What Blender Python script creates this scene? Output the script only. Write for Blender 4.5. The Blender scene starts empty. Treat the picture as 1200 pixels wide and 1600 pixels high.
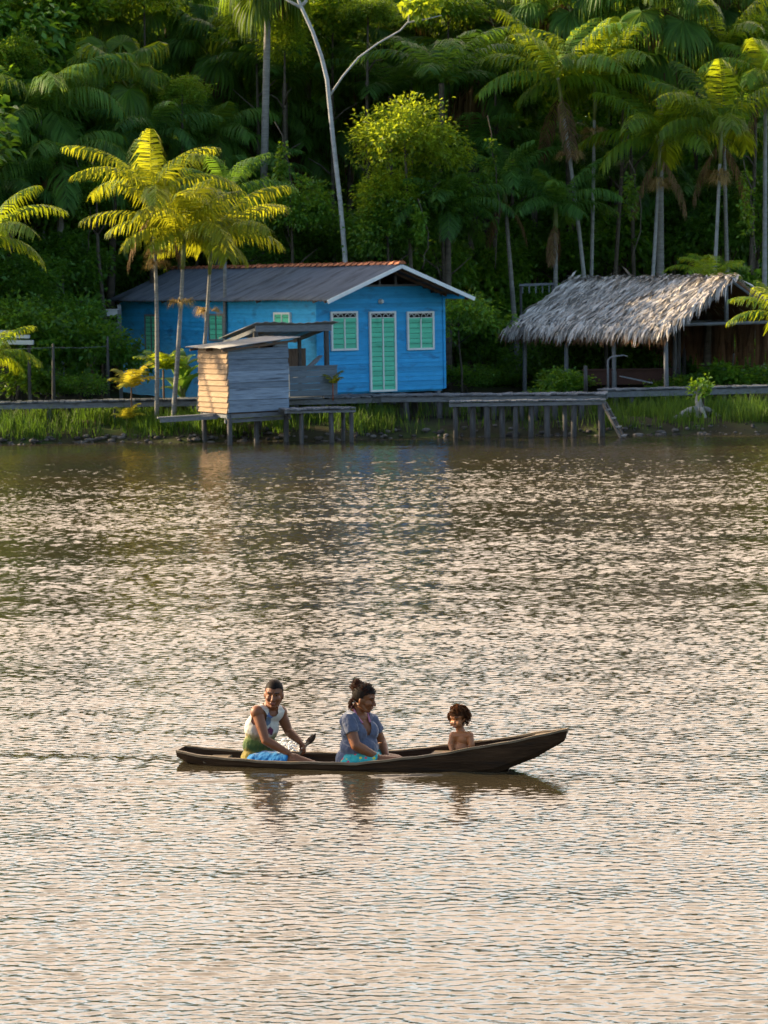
import bpy, bmesh, math, random
import numpy as np
from mathutils import Vector, Matrix, Euler

random.seed(7)
RNG = np.random.default_rng(11)
sc = bpy.context.scene
col = sc.collection
R = math.radians
PI = math.pi

# ------------------------------------------------------------------ camera
F = 4650.0                       # focal length in photograph pixels (1200 x 1600)
CAM_H = 4.15
PITCH = math.atan(368 / F)
ROLL = R(-0.9)
cam_d = bpy.data.cameras.new('camera')
cam = bpy.data.objects.new('camera', cam_d)
col.objects.link(cam)
CAM_M = Matrix.Translation((0, 0, CAM_H)) @ Matrix.Rotation(PI / 2 - PITCH, 4, 'X') @ Matrix.Rotation(ROLL, 4, 'Z')
cam.matrix_world = CAM_M
cam_d.sensor_fit = 'VERTICAL'
cam_d.sensor_height = 36
cam_d.lens = 36 * F / 1600
cam_d.clip_start = 0.5
cam_d.clip_end = 3000
cam_d.dof.use_dof = True
cam_d.dof.focus_distance = 25.4
cam_d.dof.aperture_fstop = 9.0
sc.camera = cam
CAM_R = CAM_M.to_3x3()
CAM_P = Vector((0, 0, CAM_H))


def ray(px, py):
    return CAM_R @ Vector(((px - 600) / F, -(py - 800) / F, -1))


def at(px, py, Y):
    d = ray(px, py)
    return CAM_P + d * (Y / d.y)


def hit(px, py, p, n):
    d = ray(px, py)
    return CAM_P + d * ((p - CAM_P).dot(n) / d.dot(n))


def at_z(px, py, z):
    d = ray(px, py)
    return CAM_P + d * ((z - CAM_H) / d.z)


# ------------------------------------------------------------------ world, sun, exposure
SUN_EL = R(23)
SUN_TO = Vector((-math.cos(R(19)), math.sin(R(19)), 0)) * math.cos(SUN_EL) + Vector((0, 0, math.sin(SUN_EL)))
world = bpy.data.worlds.new('World')
sc.world = world
world.use_nodes = True
wn = world.node_tree.nodes
wl = world.node_tree.links
wn.clear()
w_out = wn.new('ShaderNodeOutputWorld')
w_bg = wn.new('ShaderNodeBackground')
w_sky = wn.new('ShaderNodeTexSky')
w_sky.sky_type = 'NISHITA'
w_sky.sun_disc = False
w_sky.sun_elevation = SUN_EL
w_sky.sun_rotation = -math.atan2(-SUN_TO.x, SUN_TO.y)
w_sky.air_density = 1.0
w_sky.dust_density = 1.6
w_sky.ozone_density = 1.0
w_bg.inputs['Strength'].default_value = 0.13
# thin evening cloud sheets, spread over the sky itself
w_tc = wn.new('ShaderNodeTexCoord')
w_map = wn.new('ShaderNodeMapping')
w_map.inputs['Scale'].default_value = (1.2, 1.2, 4.5)
w_noise = wn.new('ShaderNodeTexNoise')
w_noise.inputs['Scale'].default_value = 1.7
w_noise.inputs['Detail'].default_value = 5
w_ramp = wn.new('ShaderNodeValToRGB')
w_ramp.color_ramp.elements[0].position = 0.36
w_ramp.color_ramp.elements[0].color = (0.25, 0.25, 0.25, 1)
w_ramp.color_ramp.elements[1].position = 0.56
w_ramp.color_ramp.elements[1].color = (0.95, 0.95, 0.95, 1)
w_mix = wn.new('ShaderNodeMix')
w_mix.data_type = 'RGBA'
CLOUD = (17.2, 13.3, 10.0, 1)
w_mix.inputs[7].default_value = CLOUD


def w_range(src, a, b_, inv=False):
    r = wn.new('ShaderNodeMapRange')
    r.interpolation_type = 'SMOOTHSTEP'
    r.inputs['From Min'].default_value = a
    r.inputs['From Max'].default_value = b_
    if inv:
        r.inputs['To Min'].default_value = 1; r.inputs['To Max'].default_value = 0
    wl.new(src, r.inputs['Value'])
    return r.outputs[0]


# the glowing cloud bank stands over the forest, towards the evening sun; overhead and behind it is clear
w_dot = wn.new('ShaderNodeVectorMath'); w_dot.operation = 'DOT_PRODUCT'
w_dot.inputs[1].default_value = (-.30, .95, 0)
wl.new(w_tc.outputs['Generated'], w_dot.inputs[0])
w_sep = wn.new('ShaderNodeSeparateXYZ')
wl.new(w_tc.outputs['Generated'], w_sep.inputs[0])
w_m1 = wn.new('ShaderNodeMath'); w_m1.operation = 'MULTIPLY'
w_m2 = wn.new('ShaderNodeMath'); w_m2.operation = 'MULTIPLY'
wl.new(w_range(w_dot.outputs['Value'], -.05, .55), w_m1.inputs[0])
wl.new(w_range(w_sep.outputs['Z'], .60, .90, True), w_m1.inputs[1])
wl.new(w_m1.outputs[0], w_m2.inputs[0])
wl.new(w_ramp.outputs['Color'], w_m2.inputs[1])
wl.new(w_tc.outputs['Generated'], w_map.inputs['Vector'])
wl.new(w_map.outputs['Vector'], w_noise.inputs['Vector'])
wl.new(w_noise.outputs['Fac'], w_ramp.inputs['Fac'])
# paler, bluer just above the tree line, creamy higher up
w_cc = wn.new('ShaderNodeMix'); w_cc.data_type = 'RGBA'
w_cc.inputs[6].default_value = (8.2, 10.5, 11.5, 1)
w_cc.inputs[7].default_value = CLOUD
wl.new(w_range(w_sep.outputs['Z'], .19, .27), w_cc.inputs[0])
wl.new(w_cc.outputs[2], w_mix.inputs[7])
wl.new(w_m2.outputs[0], w_mix.inputs[0])
wl.new(w_sky.outputs['Color'], w_mix.inputs[6])
wl.new(w_mix.outputs[2], w_bg.inputs['Color'])
wl.new(w_bg.outputs['Background'], w_out.inputs['Surface'])

sun_d = bpy.data.lights.new('sun', 'SUN')
sun_d.energy = 5.0
sun_d.angle = R(0.6)
sun_d.color = (1.0, 0.76, 0.45)
sun = bpy.data.objects.new('sun', sun_d)
col.objects.link(sun)
sun.rotation_euler = SUN_TO.to_track_quat('Z', 'Y').to_euler()

sc.view_settings.view_transform = 'Standard'
sc.view_settings.look = 'None'
sc.view_settings.exposure = 1.3
sc.view_settings.gamma = 1.0
sc.render.engine = 'CYCLES'
sc.cycles.use_denoising = True
sc.cycles.max_bounces = 6
sc.cycles.diffuse_bounces = 3
sc.cycles.glossy_bounces = 3
sc.cycles.transmission_bounces = 3
sc.cycles.transparent_max_bounces = 4
sc.cycles.caustics_reflective = False
sc.cycles.caustics_refractive = False
sc.cycles.sample_clamp_indirect = 6
sc.cycles.use_adaptive_sampling = True
sc.cycles.adaptive_threshold = 0.02


# ------------------------------------------------------------------ helpers
def tag(o, label=None, cat=None, group=None, kind=None):
    if label: o['label'] = label
    if cat: o['category'] = cat
    if group: o['group'] = group
    if kind: o['kind'] = kind
    return o


def thing(name, label, cat, loc=(0, 0, 0), rz=0.0, group=None):
    o = bpy.data.objects.new(name, None)
    o.empty_display_size = 0.2
    col.objects.link(o)
    o.location = loc
    o.rotation_euler = (0, 0, rz)
    return tag(o, label, cat, group)


def link_mesh(name, me, m, parent=None):
    o = bpy.data.objects.new(name, me)
    col.objects.link(o)
    if parent is not None: o.parent = parent
    if m is not None:
        for mm in (m if isinstance(m, (list, tuple)) else [m]): me.materials.append(mm)
    return o


def fast_mesh(name, V, polys, smooth=False):
    """polys: list of integer arrays, each of shape (n, k)"""
    me = bpy.data.meshes.new(name)
    V = np.asarray(V, dtype=np.float32)
    me.vertices.add(len(V))
    me.vertices.foreach_set('co', V.ravel())
    idx = np.concatenate([p.ravel() for p in polys]).astype(np.int32)
    cnt = np.concatenate([np.full(len(p), p.shape[1]) for p in polys]).astype(np.int32)
    start = np.concatenate([[0], np.cumsum(cnt)[:-1]]).astype(np.int32)
    me.loops.add(len(idx))
    me.loops.foreach_set('vertex_index', idx)
    me.polygons.add(len(cnt))
    me.polygons.foreach_set('loop_start', start)
    me.polygons.foreach_set('loop_total', cnt)
    if smooth: me.polygons.foreach_set('use_smooth', np.ones(len(cnt), dtype=bool))
    me.update()
    me.validate()
    return me


class MB:
    def __init__(s):
        s.v = []; s.f = []; s.sm = []

    def add(s, vs, fs, smooth=False):
        o = len(s.v)
        s.v += [tuple(x) for x in vs]
        s.f += [tuple(i + o for i in f) for f in fs]
        s.sm += [smooth] * len(fs)
        return s

    def box(s, c, sz, M=None, jit=0.0):
        x, y, z = sz[0] / 2, sz[1] / 2, sz[2] / 2
        vs = [Vector((a, b, d)) for d in (-z, z) for a, b in ((-x, -y), (x, -y), (x, y), (-x, y))]
        if jit: vs = [v + Vector((random.uniform(-jit, jit) for _ in range(3))) for v in vs]
        if M is not None: vs = [M @ v for v in vs]
        c = Vector(c)
        return s.add([v + c for v in vs], [(3, 2, 1, 0), (4, 5, 6, 7), (0, 1, 5, 4), (1, 2, 6, 5), (2, 3, 7, 6), (3, 0, 4, 7)])

    def beam(s, p, q, w, h, up=Vector((0, 0, 1)), jit=0.0):
        p, q = Vector(p), Vector(q)
        d = q - p
        L = d.length
        d = d / L
        if abs(d.dot(up)) > .98: up = Vector((0, 1, 0))
        sd = d.cross(up).normalized()
        u = sd.cross(d)
        M = Matrix((d, sd, u)).transposed()
        return s.box((p + q) / 2, (L, w, h), M, jit)

    def tube(s, pts, rad, n=8, cap=True, smooth=True):
        pts = [Vector(p) for p in pts]
        if not hasattr(rad, '__len__'): rad = [rad] * len(pts)
        vs, fs = [], []
        prev = None
        for i, p in enumerate(pts):
            t = (pts[min(i + 1, len(pts) - 1)] - pts[max(i - 1, 0)]).normalized()
            if prev is None:
                a = Vector((0, 0, 1)) if abs(t.z) < .9 else Vector((1, 0, 0))
                prev = (a - t * a.dot(t)).normalized()
            else:
                prev = (prev - t * prev.dot(t)).normalized()
            b = t.cross(prev)
            for k in range(n):
                an = 2 * PI * k / n
                vs.append(p + (prev * math.cos(an) + b * math.sin(an)) * rad[i])
        for i in range(len(pts) - 1):
            for k in range(n):
                fs.append((i * n + k, i * n + (k + 1) % n, (i + 1) * n + (k + 1) % n, (i + 1) * n + k))
        if cap:
            fs.append(tuple(range(n - 1, -1, -1)))
            fs.append(tuple((len(pts) - 1) * n + k for k in range(n)))
        return s.add(vs, fs, smooth)

    def ball(s, c, r, n=10, m=7, M=None):
        c = Vector(c)
        if not hasattr(r, '__len__'): r = (r, r, r)
        vs, fs = [], []
        for i in range(m + 1):
            th = PI * i / m
            for k in range(n):
                ph = 2 * PI * k / n
                v = Vector((r[0] * math.sin(th) * math.cos(ph), r[1] * math.sin(th) * math.sin(ph), r[2] * math.cos(th)))
                if M is not None: v = M @ v
                vs.append(c + v)
        for i in range(m):
            for k in range(n):
                fs.append((i * n + k, (i + 1) * n + k, (i + 1) * n + (k + 1) % n, i * n + (k + 1) % n))
        return s.add(vs, fs, True)

    def mesh(s, name):
        me = bpy.data.meshes.new(name)
        me.from_pydata(s.v, [], s.f)
        me.polygons.foreach_set('use_smooth', s.sm)
        me.update()
        return me

    def build(s, name, m, parent=None):
        return link_mesh(name, s.mesh(name), m, parent)


def children(o):
    return [c for c in bpy.data.objects if c.parent is o]


# ------------------------------------------------------------------ materials
def nodes_of(name):
    m = bpy.data.materials.new(name)
    m.use_nodes = True
    nt = m.node_tree
    return m, nt.nodes, nt.links, nt.nodes['Principled BSDF']


def mix_rgb(n, l, fac, a, b, mode='MIX'):
    x = n.new('ShaderNodeMix')
    x.data_type = 'RGBA'
    x.blend_type = mode
    for sock, val in ((x.inputs[0], fac), (x.inputs[6], a), (x.inputs[7], b)):
        if hasattr(val, 'is_linked'): l.new(val, sock)
        elif isinstance(val, (int, float)): sock.default_value = val
        else: sock.default_value = (*val, 1) if len(val) == 3 else val
    return x.outputs[2]


def ramp(n, l, src, p0, p1, c0=(0, 0, 0), c1=(1, 1, 1)):
    r = n.new('ShaderNodeValToRGB')
    r.color_ramp.elements[0].position = p0
    r.color_ramp.elements[1].position = p1
    r.color_ramp.elements[0].color = (*c0, 1)
    r.color_ramp.elements[1].color = (*c1, 1)
    l.new(src, r.inputs['Fac'])
    return r.outputs['Color']


def noise(n, l, scale, stretch=(1, 1, 1), detail=4, coord='Object', rough=.6):
    tc = n.new('ShaderNodeTexCoord')
    mp = n.new('ShaderNodeMapping')
    mp.inputs['Scale'].default_value = stretch
    tx = n.new('ShaderNodeTexNoise')
    tx.inputs['Scale'].default_value = scale
    tx.inputs['Detail'].default_value = detail
    tx.inputs['Roughness'].default_value = rough
    l.new(tc.outputs[coord], mp.inputs['Vector'])
    l.new(mp.outputs['Vector'], tx.inputs['Vector'])
    return tx.outputs['Fac']


def mat_surface(name, c0, c1, scale=6, stretch=(1, 1, 1), rough=.75, bump=.3, spec=.3, stain=None, board=None, bvar=.25, isl=.0):
    """two-tone weathered surface; board=(axis, height) gives each board of a cladding its own tone;
    isl varies the tone from one loose piece of the mesh to the next"""
    m, n, l, b = nodes_of(name)
    f = noise(n, l, scale, stretch)
    c = mix_rgb(n, l, ramp(n, l, f, .3, .7), c0, c1)
    if board:
        tc = n.new('ShaderNodeTexCoord')
        sp = n.new('ShaderNodeSeparateXYZ')
        l.new(tc.outputs['Object'], sp.inputs[0])
        d = n.new('ShaderNodeMath'); d.operation = 'DIVIDE'; d.inputs[1].default_value = board[1]
        l.new(sp.outputs[board[0]], d.inputs[0])
        fl = n.new('ShaderNodeMath'); fl.operation = 'FLOOR'
        l.new(d.outputs[0], fl.inputs[0])
        wnz = n.new('ShaderNodeTexWhiteNoise'); wnz.noise_dimensions = '1D'
        l.new(fl.outputs[0], wnz.inputs['W'])
        mr = n.new('ShaderNodeMapRange')
        mr.inputs['To Min'].default_value = 1 - bvar
        mr.inputs['To Max'].default_value = 1 + bvar * .6
        l.new(wnz.outputs['Value'], mr.inputs['Value'])
        c = mix_rgb(n, l, 1.0, c, mr.outputs[0], 'MULTIPLY')
    if isl:
        g = n.new('ShaderNodeNewGeometry')
        mr = n.new('ShaderNodeMapRange')
        mr.inputs['To Min'].default_value = 1 - isl
        mr.inputs['To Max'].default_value = 1 + isl
        l.new(g.outputs['Random Per Island'], mr.inputs['Value'])
        c = mix_rgb(n, l, 1.0, c, mr.outputs[0], 'MULTIPLY')
    if stain:
        f2 = noise(n, l, stain[1], stain[3] if len(stain) > 3 else (1, 1, 1), 6)
        c = mix_rgb(n, l, ramp(n, l, f2, stain[2], stain[2] + .16), c, stain[0])
    l.new(c, b.inputs['Base Color'])
    b.inputs['Roughness'].default_value = rough
    b.inputs['Specular IOR Level'].default_value = spec
    if bump:
        bp = n.new('ShaderNodeBump')
        bp.inputs['Strength'].default_value = bump
        bp.inputs['Distance'].default_value = .02
        l.new(noise(n, l, scale * 3, stretch, 6), bp.inputs['Height'])
        l.new(bp.outputs['Normal'], b.inputs['Normal'])
    return m


def mat_leaf(name, c0, c1, trans, tfac=.4, rough=.45, spec=.35, scale=1.3, isl=.35):
    m, n, l, b = nodes_of(name)
    f = noise(n, l, scale, detail=3)
    oi = n.new('ShaderNodeObjectInfo')
    c = mix_rgb(n, l, ramp(n, l, f, .32, .68), c0, c1)
    mr = n.new('ShaderNodeMapRange')
    mr.inputs['To Min'].default_value = .72
    mr.inputs['To Max'].default_value = 1.3
    l.new(oi.outputs['Random'], mr.inputs['Value'])
    c = mix_rgb(n, l, 1.0, c, mr.outputs[0], 'MULTIPLY')
    g = n.new('ShaderNodeNewGeometry')
    m2 = n.new('ShaderNodeMapRange')
    m2.inputs['To Min'].default_value = 1 - isl
    m2.inputs['To Max'].default_value = 1 + isl
    l.new(g.outputs['Random Per Island'], m2.inputs['Value'])
    c = mix_rgb(n, l, 1.0, c, m2.outputs[0], 'MULTIPLY')
    l.new(c, b.inputs['Base Color'])
    b.inputs['Roughness'].default_value = rough
    b.inputs['Specular IOR Level'].default_value = spec
    t = n.new('ShaderNodeBsdfTranslucent')
    tcol = mix_rgb(n, l, 1.0, trans, m2.outputs[0], 'MULTIPLY')
    l.new(tcol, t.inputs['Color'])
    ms = n.new('ShaderNodeMixShader')
    ms.inputs[0].default_value = tfac
    l.new(b.outputs[0], ms.inputs[1])
    l.new(t.outputs[0], ms.inputs[2])
    l.new(ms.outputs[0], n['Material Output'].inputs['Surface'])
    return m


M = {}
M['blue'] = mat_surface('blue_paint', (.018, .285, .60), (.030, .37, .72), 3, (1, 1, 5), .6, .25, .3, ((.02, .17, .36), 1.6, .55, (1, 1, 2.5)), (2, .125), .14)
M['green'] = mat_surface('green_paint', (.09, .53, .33), (.13, .61, .41), 4, (1, 1, 6), .55, .2, .3, ((.05, .33, .2), 3, .62), (2, .1), .16)
M['white'] = mat_surface('white_paint', (.62, .66, .66), (.74, .77, .76), 5, rough=.6, bump=.1)
M['dark'] = mat_surface('painted_interior_dark', (.012, .012, .012), (.02, .018, .016), 4, rough=.9, bump=0)  # near-black colour stands in for the unlit insides
M['fibre'] = mat_surface('fibre_cement', (.085, .095, .115), (.15, .165, .19), 1.4, (.5, 3, 1), .85, .3, .2, ((.05, .055, .06), .9, .52, (.6, 2, 1)))
M['tile'] = mat_surface('terracotta', (.42, .15, .075), (.55, .23, .12), 5, rough=.8, bump=.2, isl=.25)
M['grey_wood'] = mat_surface('weathered_wood', (.105, .115, .128), (.20, .21, .225), 5, (1, 8, 8), .85, .5, .2, ((.07, .068, .066), 2.2, .60, (.7, 5, 5)), isl=.22)
M['post'] = mat_surface('post_wood', (.04, .038, .037), (.095, .093, .091), 4, (6, 6, .8), .85, .5, .2, ((.045, .04, .035), 2.5, .58, (4, 4, .8)), isl=.3)
M['hut_sunlit'] = mat_surface('hut_boards_sunlit', (.25, .17, .105), (.37, .265, .175), 4, (.8, .8, 9), .85, .5, .2, ((.20, .13, .08), 2.5, .62, (.6, .6, 4)), isl=.15)  # warm sunlight on this side put into the board colour
M['hut_skylit'] = mat_surface('hut_boards_skylit', (.13, .17, .225), (.26, .315, .38), 3, (.8, .8, 12), .85, .5, .2, ((.07, .085, .11), 2.2, .54, (.5, .5, 7)), isl=.28)  # bluish skylight on the shaded front put into the board colour
M['brown_wood'] = mat_surface('brown_wood', (.085, .055, .04), (.16, .11, .075), 4, (6, 6, 1), .85, .4, .2, isl=.3)
M['metal_sheet'] = mat_surface('zinc_sheet', (.20, .20, .20), (.30, .30, .31), 2, rough=.55, bump=.1, spec=.5, stain=((.16, .10, .07), 1.7, .58))
M['thatch'] = mat_surface('dry_thatch', (.30, .265, .225), (.56, .515, .465), 3, rough=.9, bump=.2, spec=.1, isl=.55)
M['thatch_brown'] = mat_surface('brown_thatch', (.17, .09, .05), (.27, .16, .09), 3, rough=.9, bump=.2, spec=.1, isl=.5)
M['ground'] = mat_surface('mud_ground', (.022, .020, .012), (.05, .048, .022), 1.2, rough=.95, bump=.6, spec=.1, stain=((.03, .05, .012), .6, .5))
M['stone'] = mat_surface('shore_debris', (.04, .035, .03), (.12, .11, .10), 3, rough=.9, bump=.5, spec=.2, isl=.6)
M['grass'] = mat_leaf('grass_blades', (.026, .072, .010), (.070, .105, .018), (.14, .26, .02), .35, .6, .15, .5)
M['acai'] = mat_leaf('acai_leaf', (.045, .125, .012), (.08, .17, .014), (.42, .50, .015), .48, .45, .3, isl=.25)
M['acai_sunlit'] = mat_leaf('sunlit_palm_leaf', (.06, .125, .012), (.11, .165, .014), (.48, .49, .018), .5, .5, .2, isl=.3)  # lit copy of the palm leaf, golden sunlight put into its colour
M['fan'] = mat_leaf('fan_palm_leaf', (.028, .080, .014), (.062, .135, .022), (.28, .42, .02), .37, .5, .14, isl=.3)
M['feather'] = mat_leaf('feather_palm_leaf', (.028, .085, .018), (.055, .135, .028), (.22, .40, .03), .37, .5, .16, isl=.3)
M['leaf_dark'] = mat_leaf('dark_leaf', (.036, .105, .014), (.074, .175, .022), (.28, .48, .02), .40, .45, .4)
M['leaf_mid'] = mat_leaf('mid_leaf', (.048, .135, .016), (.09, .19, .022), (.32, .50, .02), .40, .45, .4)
M['leaf_yellow_sunlit'] = mat_leaf('yellow_sunlit_leaf', (.10, .20, .014), (.18, .27, .018), (.50, .60, .025), .46, .5, .3)  # yellow leaf brightened, with sunlight put into its colour
M['leaf_sunlit'] = mat_leaf('sunlit_leaf', (.06, .15, .014), (.12, .22, .02), (.36, .50, .02), .42, .5, .25)  # lit copy of the forest leaf, sunlight put into its colour
M['banana'] = mat_leaf('banana_leaf', (.06, .17, .03), (.10, .24, .04), (.28, .48, .05), .42, .4, .4)
M['sprout'] = mat_leaf('sprout_leaf', (.16, .20, .02), (.24, .24, .02), (.55, .46, .03), .45, .5, .3)
M['broom'] = mat_leaf('dry_flower_stalk', (.30, .21, .085), (.40, .29, .12), (.45, .32, .12), .3, .8, .1)
M['skirt'] = mat_leaf('dead_fronds', (.085, .055, .028), (.15, .10, .05), (.22, .13, .05), .25, .85, .1)
M['bark'] = mat_surface('palm_bark', (.15, .145, .13), (.27, .265, .25), 3, (1, 1, 7), .9, .5, .2, ((.08, .085, .06), 1.3, .6))
M['bark_dark'] = mat_surface('dark_bark', (.05, .042, .03), (.11, .095, .075), 3, (1, 1, 4), .9, .5, .2)
M['bark_pale'] = mat_surface('pale_bark', (.20, .205, .20), (.32, .325, .32), 2.5, (1, 1, 3), .8, .3, .2, ((.16, .17, .16), 1.6, .60, (1, 1, 2)))
M['crownshaft'] = mat_surface('crownshaft', (.09, .13, .03), (.16, .17, .04), 3, (1, 1, .5), .5, .1, .4)


# ------------------------------------------------------------------ water
BOAT_A = R(-13)                          # the canoe's bow swings a little towards us
BOAT_P = at_z(575, 1196.5, 0.0)
BOAT_P.z = 0
_bu = np.array([math.cos(BOAT_A), math.sin(BOAT_A)])
SHORE_Y = 76.2


def half_beam(x):
    """half breadth of the canoe at station x (stern -1.72 .. bow 1.70)"""
    t = (x + 1.72) / 3.42
    t = min(max(t, 0), 1)
    return .075 + (.275 - .075) * max(0, math.sin(PI * min(1, t * .93 + .06))) ** .75 if t < .55 else \
        .045 + (.272 - .045) * max(0, (1 - ((t - .55) / .45) ** 1.7))


def build_water():
    dx = .02
    Nx, Ny = 1296, 3240
    x0, y0 = -Nx * dx / 2, 12.0
    kx = np.fft.fftfreq(Nx, dx) * 2 * PI
    ky = np.fft.fftfreq(Ny, dx) * 2 * PI
    KX, KY = np.meshgrid(kx, ky)
    K = np.hypot(KX, KY); K[0, 0] = 1
    lam = 2 * PI / K

    def field(lo, hi, p, wind, spread, seed):
        rg = np.random.default_rng(seed)
        ang = np.arctan2(KY, KX) - wind
        D = np.abs(np.cos(ang)) ** spread
        A = K ** (-p) * D * (lam > lo) * (lam < hi) * np.clip((lam - lo) / (lo * .6), 0, 1)
        ph = rg.normal(size=K.shape) + 1j * rg.normal(size=K.shape)
        H = ph * A
        h = np.fft.ifft2(H).real
        cx = np.fft.ifft2(1j * KX / K * H).real
        cy = np.fft.ifft2(1j * KY / K * H).real
        sl = np.hypot(*np.gradient(h, dx)).std() + 1e-12
        sl = math.sqrt((np.gradient(h, dx, axis=0) ** 2).mean() + (np.gradient(h, dx, axis=1) ** 2).mean())
        return h / sl, cx / sl, cy / sl

    h1, a1, b1 = field(.045, .16, 1.4, R(80), 2.2, 3)
    h2, a2, b2 = field(.7, 2.4, 2.2, R(84), 3.0, 4)

    def slow(lx, ly, seed):
        rg = np.random.default_rng(seed)
        G = np.exp(-((KX * lx) ** 2 + (KY * ly) ** 2) / 2)
        f = np.fft.ifft2((rg.normal(size=K.shape) + 1j * rg.normal(size=K.shape)) * G).real
        return f / f.std()

    X = x0 + np.arange(Nx) * dx
    Yv = y0 + np.arange(Ny) * dx
    XX, YY = np.meshgrid(X, Yv)
    streak = slow(2.4, .8, 5) * .6 + slow(1.0, .35, 6) * .4
    amp = np.clip(1.0 + .19 * streak * np.clip((YY - 20) / 20, .3, 1.0) - .14 * np.clip((36 - YY) / 8, 0, 1) + .22 * np.clip((YY - 34) / 26, 0, 1), .4, 2.0)
    # gusts roughen two belts of open water
    wob = YY + .9 * np.sin(XX * .35) + 1.2 * streak
    amp *= 1 - .20 * np.exp(-((wob - 38) / 3.4) ** 2) + .15 * np.exp(-((wob - 56) / 3.0) ** 2)
    for (sx_, sy_, rx_, ry_, k_) in ((2.2, 50.0, 4.2, 1.7, .45), (-5.2, 45.5, 2.6, 1.3, .45), (5.5, 45.5, 1.6, .9, .3), (-1.0, 53.5, 3.0, .9, .25)):
        amp *= 1 - k_ * np.exp(-((XX - sx_) / rx_) ** 2 - ((YY + .5 * streak - sy_) / ry_) ** 2)
    # sheltered water under the bank lies flatter
    sh = np.clip((SHORE_Y - YY + .8 * streak) / 12, 0, 1)
    amp *= .32 + .68 * sh ** .9
    h = .100 * h1 * amp + .014 * h2 * amp
    cx = .100 * a1 * amp + .014 * a2 * amp
    cy = .100 * b1 * amp + .014 * b2 * amp
    # canoe wake and hull
    lx = (XX - BOAT_P.x) * _bu[0] + (YY - BOAT_P.y) * _bu[1]
    ly = -(XX - BOAT_P.x) * _bu[1] + (YY - BOAT_P.y) * _bu[0]
    near = np.exp(-(np.maximum(0, np.abs(lx) - 1.6) ** 2) / .25 - (np.maximum(0, np.abs(ly) - .3) ** 2) / .10)
    lee = np.exp(-((lx - .2) / 1.6) ** 4 - ((ly + .62) / .5) ** 2)      # smoother water in the lee of the hull
    h *= 1 - .45 * lee; cx *= 1 - .4 * lee; cy *= 1 - .4 * lee
    for sgn in (-1, 1):
        back = 1.25 - lx
        line = sgn * ly - .16 - back * .33
        w = np.exp(-(line / .10) ** 2) * np.clip(back / .4, 0, 1) * np.exp(-back / 2.4) * (back > 0)
        h += .022 * w * np.cos(line * 34)
    tail = np.exp(-((ly + .02) / .30) ** 2) * (lx < -1.55) * np.exp((lx + 1.5) / 3.5)
    h += tail * (.013 * np.sin(lx * 26 + 4 * ly) + .018 * np.exp(-((ly + .03) / .16) ** 2))
    h *= 1 - .5 * tail
    hb = np.interp(lx, np.linspace(-1.8, 1.75, 60), [half_beam(a) for a in np.linspace(-1.8, 1.75, 60)])
    inside = (lx > -1.5) & (np.abs(ly) < hb - .02) & (lx < 1.2)
    # fade at the rim so the wavy sheet meets the open water around it
    ex = np.minimum(XX - XX.min(), XX.max() - XX); ey = np.minimum(YY - YY.min(), 200)
    rim = np.clip(np.minimum(ex, ey) / 1.0, 0, 1)
    h *= rim; cx *= rim; cy *= rim
    h[inside] = -.13
    PX = XX - cx * .75; PY = YY - cy * .75
    PX[inside] = XX[inside]; PY[inside] = YY[inside]
    # near water keeps every sample, far water every other one
    V, Q = [], []
    o = 0

    def patch(r_idx, c_idx):
        nonlocal o
        g = np.ix_(r_idx, c_idx)
        v = np.stack([PX[g], PY[g], h[g]], -1).reshape(-1, 3)
        nc = len(c_idx)
        ii = (np.arange(len(r_idx) - 1)[:, None] * nc + np.arange(nc - 1)[None, :]).ravel() + o
        V.append(v); Q.append(np.stack([ii, ii + 1, ii + nc + 1, ii + nc], -1))
        o += len(v)

    iy = int((36 - y0) / dx)
    half = Nx // 2
    ic = int(5.6 / dx)
    patch(np.arange(0, iy + 1), np.arange(half - ic, half + ic + 1))
    patch(np.arange(0, iy + 1, 2), np.arange(0, half - ic + 1, 2))
    patch(np.arange(0, iy + 1, 2), np.arange(half + ic, Nx, 2))
    im = iy + 2 * int((62 - 36) / dx / 2)
    patch(np.arange(iy, im + 1), np.arange(0, Nx, 2))
    patch(np.arange(im, Ny), np.arange(0, Nx, 2))
    V = np.vstack(V); Q = np.vstack(Q)
    xa, xb, ya, yb = X[0], X[-2], Yv[0], Yv[-1]
    B = 700.0
    ext = np.array([(-B, -150, 0), (B, -150, 0), (-B, ya, 0), (xa, ya, 0), (xb, ya, 0), (B, ya, 0),
                    (-B, yb, 0), (xa, yb, 0), (xb, yb, 0), (B, yb, 0), (-B, 84, 0), (B, 84, 0), (xa, 84, 0), (xb, 84, 0)], dtype=float)
    q = [(2, 0, 1, 5), (2, 3, 7, 6), (4, 5, 9, 8), (6, 7, 12, 10), (7, 8, 13, 12), (8, 9, 11, 13)]
    Q2 = np.array([[o + a for a in f] for f in q])
    return fast_mesh('water', np.vstack([V, ext]), [Q, Q2], True)


m, n, l, b = nodes_of('river_water')
f = noise(n, l, .12, (1, 2.2, 1), 3)
l.new(mix_rgb(n, l, ramp(n, l, f, .35, .65), (.026, .024, .016), (.040, .031, .016)), b.inputs['Base Color'])
b.inputs['Roughness'].default_value = .06
b.inputs['IOR'].default_value = 1.333
bp = n.new('ShaderNodeBump')
bp.inputs['Strength'].default_value = .38
bp.inputs['Distance'].default_value = .012
l.new(noise(n, l, 11, (.7, 1.3, 1), 3, rough=.5), bp.inputs['Height'])
l.new(bp.outputs['Normal'], b.inputs['Normal'])
M['water'] = m
tag(link_mesh('water', build_water(), M['water']), 'brown rippled river reflecting a pale evening sky', 'river', kind='structure')


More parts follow.
